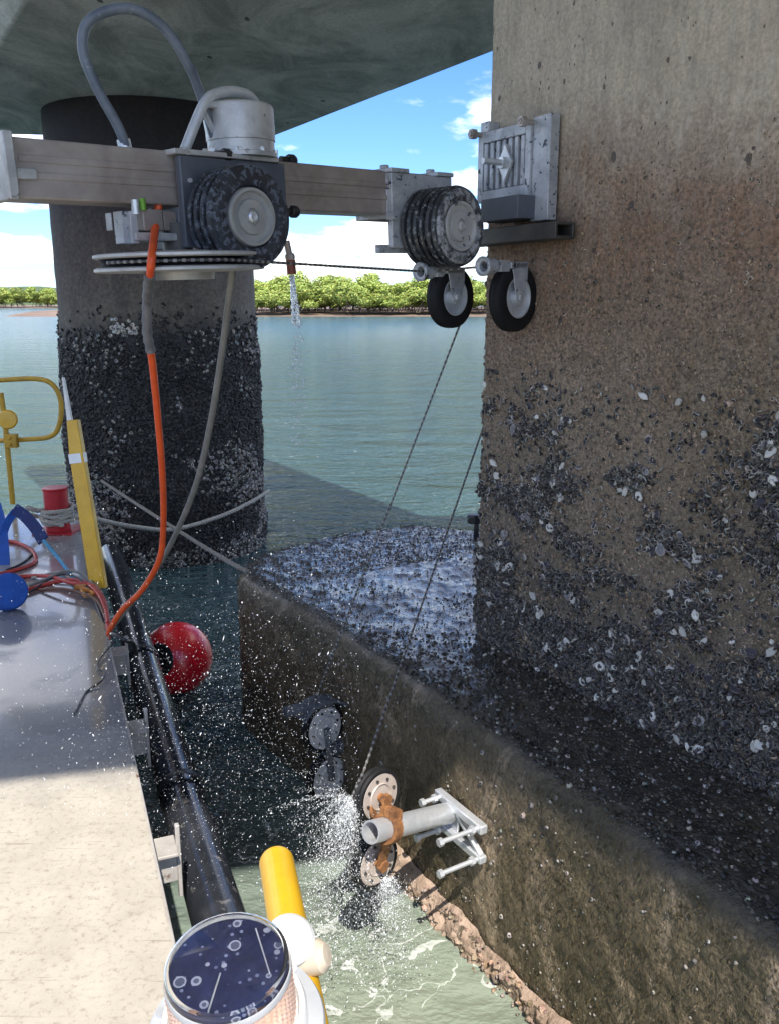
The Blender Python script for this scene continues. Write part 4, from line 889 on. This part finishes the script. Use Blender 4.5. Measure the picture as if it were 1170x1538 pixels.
# the shaded unit farther along
ref2 = cp(520, 1080, .0) + M_*.30
s1, s2 = at_dist(485, 1092, ref2), at_dist(492, 1167, ref2)
pu2 = pulley_unit('shaded pair of grey pulley wheels under a dark hood, half hidden by spray', s1, None, [(s1, 1), (s2, 1)], MT['paledisc'], MT['galv'], MT['darksteel'], .128)
x_, y_ = unit(np.cross(Z_, N_)), Z_
mb = MB(); arc = [s1 + (M_*-math.cos(a) + Z_*math.sin(a))*.15 for a in np.linspace(-.5, 2.6, 16)]
mb.strip(arc, N_, .11, .012); mb.build('hood', MT['housing'], pu2, .002)
mb = MB(); mb.cyl((s1+s2)/2 - N_*.02, (s1+s2)/2 - N_*.02 - M_*.34, .038, 20); mb.tube([s1 + N_*.035, s2 + N_*.035], .018, 8); mb.cyl(s1 + Z_*.13 - M_*.05, s1 + Z_*.13 + M_*.2, .03, 16); mb.build('support_arm', MT['housing'], pu2)
# wire
wire = thing('diamond_wire', tuple(k1), 'thin beaded diamond cutting wire running from the saw wheels down to the lower pulleys', 'wire')
hz0 = mp(160, 396, .05); wpaths = []
back = PW(.0, 0, 0)
q1a = k1 + (U_*.95 + W_*-.3)/np.linalg.norm([.95, .3])*CRr*.0 + mp(690, 486, .07) - k1
end1 = at_dist(470, 1062, s1 + N_*.0); up2 = aty(766, 524, 4.75); dn2 = at_dist(546, 1160, cw1)
fl_pts = [fcen + (U_*math.cos(a) + N_*math.sin(a))*fR*.95 for a in np.linspace(math.pi*1.0, math.pi*.5, 14)]
wpaths.append([mp(352, 398, .17), r1 + U_*.03])
arc1 = [k1 + (U_*math.cos(a) + W_*math.sin(a))*(CRr + .002) for a in np.linspace(1.3, -.75, 12)]
wpaths.append(fl_pts + [r1 + U_*.02] + arc1 + [end1])
wpaths.append([r1 + U_*.03, r2 + U_*.02] )
wpaths.append([up2, dn2] + [cw1 + (M_*math.cos(a) + Z_*math.sin(a))*PR for a in np.linspace(.6, -.6, 6)] + [cw2 + (M_*math.cos(a) + Z_*math.sin(a))*PR for a in np.linspace(.5, -1.5, 8)])
mb = MB()
for wpt in wpaths[1:]: mb.tube(wpt, .0042, 7)
mb.build('cable', MT['darksteel'], wire)
mb = MB()
bl = 0
for wpt in wpaths[1:]:
    P = resample([tuple(q) for q in wpt], .026)
    for i in range(len(P)-1):
        t = unit(P[i+1]-P[i]); mb.cyl(P[i], P[i] + t*.011, .0054, 6); bl += 1
bd_ = mb.build('bead', MT['bead'], wire); bd_['kind'] = 'stuff'
# dark pulley peeping out behind the pier
g = aty(711, 779, 5.9); t = thing('guide_block', tuple(g - Z_*.14), 'small black guide block peeping out behind the pier over the pile cap', 'guide block')
mb = MB(); mb.box(g, .045, .04, .03).box(g - V(-.02, 0, .08), .018, .02, .07); mb.build('block_body', MT['black'], t, .012)
mb = MB(); mb.cyl(g + V(-.02, -.06, 0), g + V(-.02, .0, 0), .026, 16); mb.build('sheave', MT['darksteel'], t)
# chunk of concrete at the waterline
c = onz(648, 1318, .05); 
def rock(name, c, s, seed, m, parent=None):
    import bmesh
    b = bmesh.new(); bmesh.ops.create_icosphere(b, subdivisions=3, radius=1); r = np.random.default_rng(seed); off = r.uniform(0, 50, 3)
    for v in b.verts:
        q = np.array(v.co); v.co = Vector(q*(.7 + .6*fbm((q*1.1 + off)[None], 1, 3, seed)[0])*s)
    me = bpy.data.meshes.new(name); b.to_mesh(me); b.free(); me.materials.append(m); me.shade_smooth(); me.set_sharp_from_angle(angle=math.radians(25))
    o = bpy.data.objects.new(name, me); COL.objects.link(o); o.location = c; return o
tag(rock('concrete_chunk', c + M_*-.02, V(.06, .05, .075), 5, MT['broken']), 'pinkish chunk of broken concrete at the waterline under the sunlit bracket', 'concrete chunk')

# ================================================================== HOSES AND ROPES
def hose(name, pix, r, m, label, cat, zfix=None, seg=12, n=6):
    pts = spline([aty(*q) if len(q) == 3 else q[0] for q in pix], n); mb = MB(); mb.tube(pts, r, seg); return tag(mb.build(name, m, None, 0, 60), label, cat)
yb = lambda px, py, n=0: float(mp(px, py, n)[1])
oh = thing('orange_hose', tuple(onz(163, 948, 1.0)), 'bright orange hose hanging from the saw and curving onto the barge edge', 'hose')
pts = spline([aty(*q) for q in [(240, 300, yb(240, 300, -.02)), (234, 340, yb(234, 340, -.01)), (229, 385, yb(229, 385, .15)), (226, 412, yb(226, 412, .1)), (222, 450, 2.95), (222, 500, 3.05), (229, 540, 3.15), (238, 630, 3.35), (245, 720, 3.55), (246, 790, 3.75), (240, 840, 3.85), (215, 885, 3.95), (185, 915, 4.02), (166, 945, 4.06), (162, 962, 4.08)]], 8)
i0, i1 = 3*8, 6*8 - 2
mb = MB(); mb.tube(pts[:i0+2], .0125, 12); mb.tube(pts[i1-1:], .0135, 14); mb.build('hose_tube', MT['orange'], oh, 0, 60)
mb = MB(); rr = [.0165 + .0018*math.sin(k*2.1) for k in range(i1-i0+1)]; mb.tube(pts[i0:i1+1], rr, 14); mb.build('wrapped_sleeve', MT['tapewrap'], oh, 0, 60)
hose('grey_hose', [(352, 372, yb(352, 372, .02)), (350, 405, 3.02), (342, 470, 3.1), (331, 550, 3.25), (316, 640, 3.45), (296, 725, 3.65), (268, 795, 3.85), (240, 848, 3.95), (205, 897, 4.03), (175, 935, 4.07), (158, 955, 4.08)], .0125, MT['greyhose'], 'long grey hose hanging from the flywheel beside the orange hose', 'hose')
hose('hydraulic_hose', [(194, 232, yb(194, 232, -.07)), (178, 190, yb(180, 230, -.07)), (148, 135, yb(160, 230, -.07)), (126, 80, yb(150, 230, -.07)), (130, 38, yb(150, 230, -.07)), (160, 17, yb(165, 230, -.07)), (205, 15, yb(190, 230, -.07)), (250, 45, yb(220, 230, -.07)), (285, 100, yb(250, 230, -.07)), (305, 150, yb(290, 230, -.07)), (322, 205, yb(318, 230, -.06))], .0155, MT['bluegrey'], 'blue grey hydraulic hose looping high above the rail beam to the motor', 'hose')
def rope_mesh(pts, r, strands=3, pitch=.09, seg=5):
    P = resample([tuple(q) for q in spline(pts, 10)], r*.9); mb = MB(); s = 0
    for k in range(strands):
        q = []
        for i in range(len(P)):
            t = unit(P[min(i+1, len(P)-1)] - P[max(i-1, 0)]); x, y = perp(t); a = 2*math.pi*(i*r*.9/pitch + k/strands)
            q.append(P[i] + (x*math.cos(a) + y*math.sin(a))*r*.5)
        mb.tube(q, r*.58, seg)
    return mb
BOL = onz(89, 797, 1.0); 
ptsr = [BOL + V(.05, .0, .09), aty(128, 776, 6.25), aty(150, 781, 6.4), aty(200, 791, 7.1), aty(262, 795, 7.9), aty(330, 776, 8.25), aty(372, 757, 8.5), aty(399, 741, 8.95), aty(404, 737, 9.4)]
tag(rope_mesh(ptsr, .021).build('mooring_rope', MT['rope'], None, 0, 80), 'thick grey mooring rope sagging from the red bollard to the round column', 'rope')
ptsr = [aty(128, 700, 9.2), aty(140, 712, 8.75), aty(180, 740, 8.0), aty(245, 782, 7.0), aty(300, 817, 6.1), aty(350, 847, 5.2), onz(372, 858, 1.03)]
tag(rope_mesh(ptsr, .015).build('mooring_rope', MT['darkrope'], None, 0, 80), 'thinner grey rope running diagonally from the column down to the pile cap corner', 'rope')

# ================================================================== THINGS ON THE BARGE
# bollard
t = thing('bollard', tuple(BOL), 'red steel bollard on the far barge corner with rope wound around it', 'bollard')
mb = MB(); mb.lathe(BOL, Z_, [(.083, .012), (.083, .30), (.088, .303), (.09, .315), (.085, .32), (0, .32)], 32); mb.build('drum', MT['red'], t, 0, 30)
mb = MB(); mb.box(BOL + V(0, 0, .006), .14, .14, .006); mb.build('base_plate', MT['red'], t, .003)
pts = []
for k in range(70):
    a = k*.36 + 1.2; r_ = .103 + .006*math.sin(k*.7); pts.append(BOL + V(r_*math.cos(a), r_*math.sin(a), .06 + .11*(k/70) + .012*math.sin(k*1.1)))
lo = [BOL + V(-.1, -.05, .16), BOL + V(-.17, -.09, .19), BOL + V(-.2, -.03, .13), BOL + V(-.15, .05, .09), BOL + V(-.05, -.12, .1), BOL + V(.08, -.12, .07)]
mb = rope_mesh(pts[::3] + lo, .017); tag(mb.build('rope_coil', MT['rope'], None, 0, 80), 'grey rope wound in turns around the red bollard', 'rope')
# rail
rb = onz(20, 757, 1.0)
t = thing('guard_rail', tuple(rb), 'yellow tubular guard rail with rounded corners at the far end of the barge', 'guard rail')
ry = rb[1]
mb = MB(); mb.tube([rb, aty(9, 640, ry), aty(2, 590, ry)], .021, 14); mb.build('rail_post', MT['yellowd'], t)
mb = MB(); mb.tube(spline([aty(-60, 575, ry+.1), aty(0, 571, ry), aty(55, 569, ry-.05), aty(80, 578, ry-.08), aty(92, 603, ry-.08), aty(90, 637, ry-.08), aty(77, 655, ry-.06), aty(40, 660, ry), aty(-60, 664, ry+.1)], 7), .0195, 12); mb.build('rail_loop', MT['yellowd'], t)
c = aty(12, 630, ry-.03); mb = MB(); mb.lathe(c, V(.1, -1, .1), [(0, -.02), (.075, -.02), (.078, 0), (.07, .015), (0, .02)], 28); mb.build('round_plate', MT['yellow'], t)
c = aty(18, 662, ry - .03); mb = MB(); mb.box(c, .05, .03, .055).cyl(c + V(.0, -.03, .025), c + V(0, -.05, .025), .012, 6).cyl(c + V(.0, -.03, -.025), c + V(0, -.05, -.025), .012, 6); mb.build('clamp_plate', MT['yellowd'], t, .006)
# flat yellow gate post on the barge edge
pb = onz(148, 884, 1.0); pt = aty(99, 566, pb[1] + .15); ax = unit(pt - pb); pl_ = np.linalg.norm(pt - pb); sx_ = unit(np.cross(ax, V(0, 1, 0)) * -1); sy_ = np.cross(ax, sx_)
t = thing('gate_post', tuple(pb), 'flat yellow upright post with silver tape and white tip leaning on the barge edge', 'post')
def post(f0, f1, w0, w1, th, dx0=0, dx1=0):
    a, b = pb + ax*pl_*f0, pb + ax*pl_*f1; m_ = MB()
    vs = [a - sx_*w0 + sx_*dx0 - sy_*th, a + sx_*w0 + sx_*dx0 - sy_*th, a + sx_*w0 + sx_*dx0 + sy_*th, a - sx_*w0 + sx_*dx0 + sy_*th, b - sx_*w1 + sx_*dx1 - sy_*th, b + sx_*w1 + sx_*dx1 - sy_*th, b + sx_*w1 + sx_*dx1 + sy_*th, b - sx_*w1 + sx_*dx1 + sy_*th]
    return m_.add(vs, [(0, 1, 2, 3), (4, 7, 6, 5), (0, 4, 5, 1), (1, 5, 6, 2), (2, 6, 7, 3), (3, 7, 4, 0)])
post(0, .64, .042, .042, .02).build('post_blade', MT['yellow'], t, .007)
post(.64, .80, .0415, .026, .02).build('post_shoulder', MT['yellow'], t, .006)
post(.73, 1.0, .018, .006, .012, -.012, -.012).build('white_tip', MT['white'], t, .004)
post(.0, .8, .008, .008, .026, .043, .03).build('post_flange', MT['yellow'], t, .004)
post(.60, .645, .0445, .0445, .0225, 0, 0).build('reflective_tape', MT['tape'], t, .001)
# blue strap and its end
dz = 1.006
t = thing('safety_lanyard', tuple(onz(10, 905, dz)), 'bright blue webbing lanyard with a round blue reel at the left edge of the deck', 'lanyard')
ly = 5.3
mb = MB(); mb.strip(spline([aty(-6, 758, ly+.35), aty(2, 790, ly+.2), aty(6, 830, ly+.05), aty(7, 865, ly-.15), aty(10, 893, ly-.3)], 6), V(1, .15, 0), .07, .012)
mb.strip(spline([aty(4, 806, ly+.15), aty(12, 785, ly+.2), aty(24, 768, ly+.25)], 5), V(.5, .3, -.6), .05, .008); mb.build('webbing', MT['blue'], t)
c = onz(12, 889, 1.1); mb = MB(); mb.lathe(c, V(.55, -.75, .35), [(0, -.045), (.09, -.045), (.1, -.03), (.1, .03), (.09, .045), (.04, .05), (0, .05)], 30); mb.build('reel', MT['blue'], t)
mb = MB(); mb.strip(spline([aty(22, 764, ly+.25), aty(38, 775, ly+.2), aty(54, 793, ly+.12), aty(66, 812, ly+.02)], 5), V(.7, .2, .55), .075, .012); tag(mb.build('webbing_sleeve', MT['navy'], t))
mb = MB(); mb.tube(spline([aty(66, 812, ly+.02), aty(88, 838, ly-.1), onz(108, 864, 1.03), onz(126, 882, 1.03)], 6), .011, 10); mb.build('lanyard_rope', MT['lblue'], t)
mb = MB(); h0 = onz(128, 886, 1.03); mb.tube(spline([h0 + V(-.05, .03, .01), h0 + V(.0, -.01, .01), h0 + V(.06, -.05, .0), h0 + V(.07, -.09, 0), h0 + V(.03, -.09, 0), h0 + V(-.0, -.04, .01)], 6), .012, 10); mb.box(h0 + V(-.03, .02, .01), .03, .016, .012); mb.build('snap_hook', MT['brass'], t)
# hoses lying on the deck
def deck_line(name, pix, r, m, label, cat, lift=0., n=7):
    pts = [onz(px, py, 1.0 + r + (q[0] if q else lift)) for px, py, *q in pix]; mb = MB(); mb.tube(spline(pts, n), r, 9); return tag(mb.build(name, m, None, 0, 60), label, cat)
deck_line('red_hose', [(-12, 812), (22, 814), (48, 826), (54, 842), (38, 852), (10, 860), (-15, 866)], .012, MT['redhose'], 'red hose curling in a loop on the deck beside the blue webbing', 'hose')
deck_line('red_hose', [(28, 890), (60, 881), (95, 872, .02), (125, 874, .03), (148, 892, .02), (160, 920), (164, 950, -.02)], .013, MT['redhose'], 'red hose lying lowest in the bundle across the deck', 'hose')
deck_line('red_hose', [(20, 868), (48, 865), (75, 866, .02), (110, 876, .03), (140, 880, .03), (156, 900, .01), (163, 935)], .012, MT['redhose'], 'red hose passing highest in the bundle across the deck', 'hose')
deck_line('grey_cable', [(44, 880), (75, 868, .03), (98, 858, .05), (125, 862, .05), (146, 885, .03), (160, 915, .01)], .009, MT['greyhose'], 'grey cable arching over the red hoses in the bundle', 'cable')
deck_line('brown_cable', [(60, 886), (92, 884, .03), (120, 890, .03), (146, 902, .02), (160, 930)], .008, mat('brown_cable_rubber', (.13, .06, .04), (.2, .1, .06), 14, (.5, .7), 0, .2), 'thin brown cable across the hose bundle near the orange hook', 'cable')
deck_line('dark_cable', [(36, 896), (66, 876, .02), (92, 863, .04), (118, 868, .05), (138, 893, .02), (152, 925), (164, 958, -.04)], .006, MT['black'], 'thin dark cable tangled over the red hoses near the yellow post', 'cable')
deck_line('tan_rope', [(48, 868), (84, 860, .03), (112, 858, .04), (140, 872, .03), (158, 905, .01), (167, 945, -.03)], .007, MT['rope'], 'thin pale rope lying along the back of the hose bundle', 'rope')
deck_line('black_cable', [(10, 856), (30, 848), (46, 836), (50, 826)], .006, MT['black'], 'thin black cable lying inside the loop of red hose', 'cable')
deck_line('black_wire', [(172, 964, .02), (152, 988, .01), (147, 1004, .004), (158, 1010, .01), (154, 1022, .01), (132, 1038), (124, 1050), (113, 1072)], .0042, MT['black'], 'bent length of thin black wire lying on the wet deck edge', 'wire')
deck_line('dark_rope', [(168, 952, .02), (178, 955, .03), (190, 962, .01), (200, 966, -.04), (206, 985, -.12)], .011, MT['black'], 'short black lashing over the barge edge beside the hoses', 'rope')

# ================================================================== FOREGROUND: RAIL ARM AND BEACON
RZ = 1.80
ra, rbk = onz(414, 1284, RZ), onz(453, 1500, RZ); rd = unit(rbk - ra)
arm = thing('yellow_arm', tuple(rbk + rd*.1 + V(0, 0, -.8)), 'rounded yellow tubular arm pointing out over the water beside the beacon', 'rail arm')
rr_ = .0255
L_ = np.linalg.norm(rbk - ra) + .22
mb = MB(); prof = [(0, 0)] + [(rr_*math.sin(t), rr_*.8*(1-math.cos(t))) for t in np.linspace(.2, 1.57, 8)] + [(rr_, L_), (0, L_)]
mb.lathe(ra, rd, prof, 32); mb.build('arm_tube', MT['yellow'], arm)
bcn = aty(341, 1441, onz(341, 1441, 1.925)[1]); ba = unit(V(-.03, -.16, 1)); bR = .0665
pp0 = bcn - ba*.14
mb = MB(); q = V(pp0[0], pp0[1], 0); mb.cyl(V(q[0]-.03, q[1]-.03, 1.0), V(q[0]-.03, q[1]-.03, 1.78), .03, 24).cyl(V(q[0]-.03, q[1]-.03, 1.775), ra + rd*(L_-.1), .026, 20); mb.build('arm_post', MT['yellow'], arm)
bec = thing('solar_beacon', tuple(pp0), 'solar warning beacon with blue solar cell under a clear lid and amber ribbed lens', 'beacon')
mb = MB(); mb.lathe(bcn, ba, [(0, -.012), (bR*.90, -.012), (bR*.90, -.016), (0, -.016)], 48); 
def m_solar():
    m, t, p, oc = newmat('blue_solar_cell'); vo = N(t, 'ShaderNodeTexVoronoi', feature='F1'); vo.inputs['Scale'].default_value = 60; L(t, oc, vo.inputs['Vector'])
    vo2 = N(t, 'ShaderNodeTexVoronoi', feature='F1'); vo2.inputs['Scale'].default_value = 110; vo.inputs['Randomness'].default_value = 1; L(t, oc, vo2.inputs['Vector'])
    n1 = noise(t, oc, 40, 4, .6); c = mixc(t, ramp(t, n1, [(.3, 0), (.7, 1)]), (.012, .014, .045), (.022, .027, .085))
    s1 = N(t, 'ShaderNodeSeparateColor'); L(t, vo.outputs['Color'], s1.inputs[0])
    ringm = math_n(t, 'MULTIPLY', math_n(t, 'LESS_THAN', math_n(t, 'ABSOLUTE', math_n(t, 'SUBTRACT', vo.outputs['Distance'], math_n(t, 'MULTIPLY', s1.outputs[0], .38))), .05), math_n(t, 'GREATER_THAN', s1.outputs[1], .2))
    fillm = math_n(t, 'MULTIPLY', math_n(t, 'LESS_THAN', vo.outputs['Distance'], math_n(t, 'MULTIPLY', s1.outputs[0], .38)), math_n(t, 'GREATER_THAN', s1.outputs[1], .2))
    c = mixc(t, math_n(t, 'MULTIPLY', fillm, .35), c, (.2, .23, .33)); c = mixc(t, math_n(t, 'MULTIPLY', ringm, .6), c, (.45, .47, .55))
    s2 = N(t, 'ShaderNodeSeparateColor'); L(t, vo2.outputs['Color'], s2.inputs[0])
    c = mixc(t, math_n(t, 'MULTIPLY', math_n(t, 'MULTIPLY', math_n(t, 'LESS_THAN', vo2.outputs['Distance'], .22), math_n(t, 'GREATER_THAN', s2.outputs[0], .45)), .5), c, (.3, .34, .45))
    L(t, c, p.inputs['Base Color']); p.inputs['Roughness'].default_value = .25; return m
mb.build('solar_cell', m_solar(), bec)
for dx, dy, ln in ((-.018, .034, .03), (.03, -.008, .022)):
    mb = MB(); x_, y_ = perp(ba); c = bcn + x_*dx + y_*dy - ba*.0105; mb.box(c, ln, .0007, .0006, unit(x_ + y_*(.4 if dx < 0 else -.1)), unit(y_ - x_*(.4 if dx < 0 else -.1)), ba); mb.build('cell_strip', MT['galv'], bec)
def m_clear(name, col, rough, tr=1.0, ior=1.45):
    m, t, p, oc = newmat(name); p.inputs['Base Color'].default_value = (*col, 1); p.inputs['Roughness'].default_value = rough; p.inputs['Transmission Weight'].default_value = tr; p.inputs['IOR'].default_value = ior; return m
mb = MB(); mb.lathe(bcn, ba, [(0, 0), (bR*.9, -.0005), (bR*.975, -.003), (bR, -.010), (bR*.985, -.013), (bR*.95, -.011), (bR*.9, -.004), (0, -.003)], 64); mb.build('clear_lid', m_clear('clear_lid_plastic', (.97, .98, 1), .03), bec)
mb = MB(); mb.lathe(bcn, ba, [(bR*1.0, -.0135), (bR*1.015, -.016), (bR*1.015, -.021), (bR*.97, -.023), (bR*.93, -.022), (bR*.92, -.0135)], 64, closed=True); mb.build('lid_ring', MT['greyplate'], bec)
prof = []
hh = .060
for k in range(9):
    a = -.0235 - hh*k/9; prof += [(bR*(.965 + .006*k/9), a), (bR*(1.01 + .01*k/9), a - hh/18)]
prof += [(bR*1.0, -.0235 - hh), (bR*.9, -.0235 - hh), (bR*.88, -.0235)]
def m_amber():
    m, t, p, oc = newmat('amber_lens'); p.inputs['Base Color'].default_value = (.96, .74, .62, 1); p.inputs['Roughness'].default_value = .12; p.inputs['Transmission Weight'].default_value = .7; p.inputs['IOR'].default_value = 1.4; return m
mb = MB(); mb.lathe(bcn, ba, prof, 216, closed=True)
for i_, q in enumerate(mb.v):
    d_ = V(q) - bcn; rad_ = d_ - ba*np.dot(d_, ba); mb.v[i_] = tuple(V(q) + rad_*(.011 if (i_ % 216) % 4 in (0, 1) else -.006))
mb.build('amber_lens', m_amber(), bec, 0, 20)
mb = MB(); mb.cyl(bcn - ba*.08, bcn - ba*.0235, bR*.55, 24); mb.build('lamp_core', mat('amber_lamp_core', (.8, .36, .12), (.7, .3, .1), 9, (.4, .5), 0, .1), bec)
mb = MB(); mb.lathe(bcn, ba, [(0, -.085), (bR*1.04, -.085), (bR*1.08, -.078), (bR*1.16, -.078), (bR*1.2, -.084), (bR*1.2, -.1), (0, -.1)], 64); mb.build('base_ring', MT['white'], bec)
mb = MB(); mb.lathe(bcn, ba, [(0, -.101), (bR*1.45, -.101), (bR*1.48, -.105), (bR*1.48, -.118), (0, -.118)], 64); mb.build('flange_plate', MT['greyplate'], bec, 0, 30)
x_, y_ = perp(ba); mb = MB()
for k in range(6):
    a = k*1.047 + .35; c = bcn - ba*.101 + (x_*math.cos(a) + y_*math.sin(a))*bR*1.32; mb.cyl(c, c + ba*.006, .0055, 6)
mb.build('flange_bolt', MT['galv'], bec)
mb = MB(); mb.cyl(bcn - ba*.118, V(pp0[0]-.03, pp0[1]-.03, 1.76), .03, 20); mb.build('stem', MT['greyplate'], bec)
c = onz(436, 1412, 1.86); mb = MB(); mb.lathe(c, unit(V(.25, -.45, .8)), [(0, -.02), (.026, -.02), (.030, -.01), (.030, .004), (.024, .012), (0, .014)], 28); mb.build('white_cap', MT['white'], bec)
c = onz(474, 1438, 1.835); mb = MB(); mb.lathe(c, unit(V(.9, -.1, .35)), [(0, -.025), (.017, -.025), (.020, -.015), (.020, .008), (.013, .016), (0, .017)], 20); mb.build('side_bolt', mat('cream_plastic', (.6, .52, .4), (.5, .42, .32), 12, (.4, .6), 0, .1), bec)

# ================================================================== WATER IN THE AIR
jp = mp(439, 414, .02)
OCT = (V([(1, 0, 0), (-1, 0, 0), (0, 1, 0), (0, -1, 0), (0, 0, 1.3), (0, 0, -1.3)]).reshape(-1, 3), np.array([[0, 2, 4], [2, 1, 4], [1, 3, 4], [3, 0, 4], [2, 0, 5], [1, 2, 5], [3, 1, 5], [0, 3, 5]]), np.ones((6, 3)))
def drops(name, pos, size, label, m):
    tv, tf, _ = OCT; n = len(pos); vv = tv[None]*size[:, None, None]*(1 + rng.normal(0, .2, (n, 1, 3)))
    dr = V(-.35, -.3, -.6) + rng.normal(0, .55, (n, 3)); dr /= np.linalg.norm(dr, axis=1, keepdims=True); ext = rng.gamma(1.0, .8, n)
    vv = pos[:, None] + vv + dr[:, None]*(vv*dr[:, None]).sum(-1, keepdims=True)*ext[:, None, None]
    o = finish(np_mesh(name, vv.reshape(-1, 3), tris=(tf[None] + (np.arange(n)*6)[:, None, None]).reshape(-1, 3)), name, m, None, ang=0)
    tag(o, label, 'water', None, 'stuff'); return o
mb = MB()
for k in range(5):
    ph = k*1.3; pts = []
    for i in range(26):
        f = i/25; r_ = .004 + .010*f; pts.append(jp + V(.012*f + r_*math.cos(ph + f*9), r_*math.sin(ph + f*9), -.17*f))
    mb.tube(pts, [.0052*(1 - .5*i/25)*(1 + .3*math.sin(i*1.9 + k)) for i in range(26)], 7)
tag(mb.build('water_jet', MT['jet'], None, 0, 70), 'twisting stream of clear water falling from the nozzle under the saw', 'water jet')
n = 260; f = rng.uniform(0, 1, n)**.8; pos = jp + np.stack([.012 + rng.normal(0, .012 + .012*f, n), rng.normal(0, .02, n), -.10 - f*.55], -1)
drops('falling_drops', pos, rng.uniform(.0012, .004, n)*(1-.4*f), 'drops of water breaking away below the stream from the nozzle', MT['jet'])
# spray thrown towards the barge
n = 26000; px = rng.normal(330, 165, n); py = rng.normal(1085, 140, n)
tilt = px*0; keep = (px < 540) & (py > 620) & (py < 1330) & (py > 560 + .75*px*0 + 0) & (px > -60)
py = py + (px - 250)*.25
dpt = rng.uniform(1.45, 3.0, n)
pos = np.stack([np.asarray(aty(a, b, c)) for a, b, c in zip(px[keep], py[keep], dpt[keep])])
onb = ((pos[:, :2] - E0[:2]) @ BN[:2]) < .02
ok = np.where(onb, pos[:, 2] > 1.02, pos[:, 2] > .05)
pos = pos[ok][:8000]
drops('water_spray', pos, rng.gamma(1.3, .00021, len(pos)) + .0002, 'fine white water spray flying over the barge edge from the sawing wire', MT['drop'])
# splash at the pulleys
def plume(o, v, spread, n, tmax, s0):
    t = rng.uniform(0, 1, n)**1.2*tmax; vv = V(v)[None] + rng.normal(0, spread, (n, 3)); p = V(o)[None] + vv*t[:, None] + V(0, 0, -4.9)[None]*(t**2)[:, None]
    return p[p[:, 2] > 0.0]
pl1 = plume(cw1 + M_*PR + V(0, 0, .0), M_*.75 + V(0, 0, .15) + N_*.5, .38, 6000, .35, 0)
pl2 = plume(cw1 + M_*PR*.9, M_*.45 + V(0, 0, -.3), .36, 12000, .33, 0)
pl3 = plume(cw2 + V(.04, 0, -.08), V(.15, -.1, -.3), .38, 8000, .25, 0)
pl4 = plume(s1 + N_*.06, M_*.2 + N_*.5, .55, 1800, .3, 0)
strk = [];
for k in range(26):
    b0_ = cw1 + M_*PR + V(0, 0, .02); v0 = M_*1.5 + V(0, 0, .75) + rng.normal(0, .3, 3); 
    tt = np.sort(rng.uniform(.0, .16, 60)); strk.append(b0_ + v0[None]*tt[:, None] + V(0, 0, -4.9)[None]*(tt**2)[:, None] + rng.normal(0, .004, (60, 3)))
pos = np.concatenate([pl1, pl2, pl3, pl4] + strk)
drops('splash', pos, rng.gamma(1.2, .0004, len(pos)) + .0003, 'white splash of water bursting around the lower pulleys', MT['drop'])
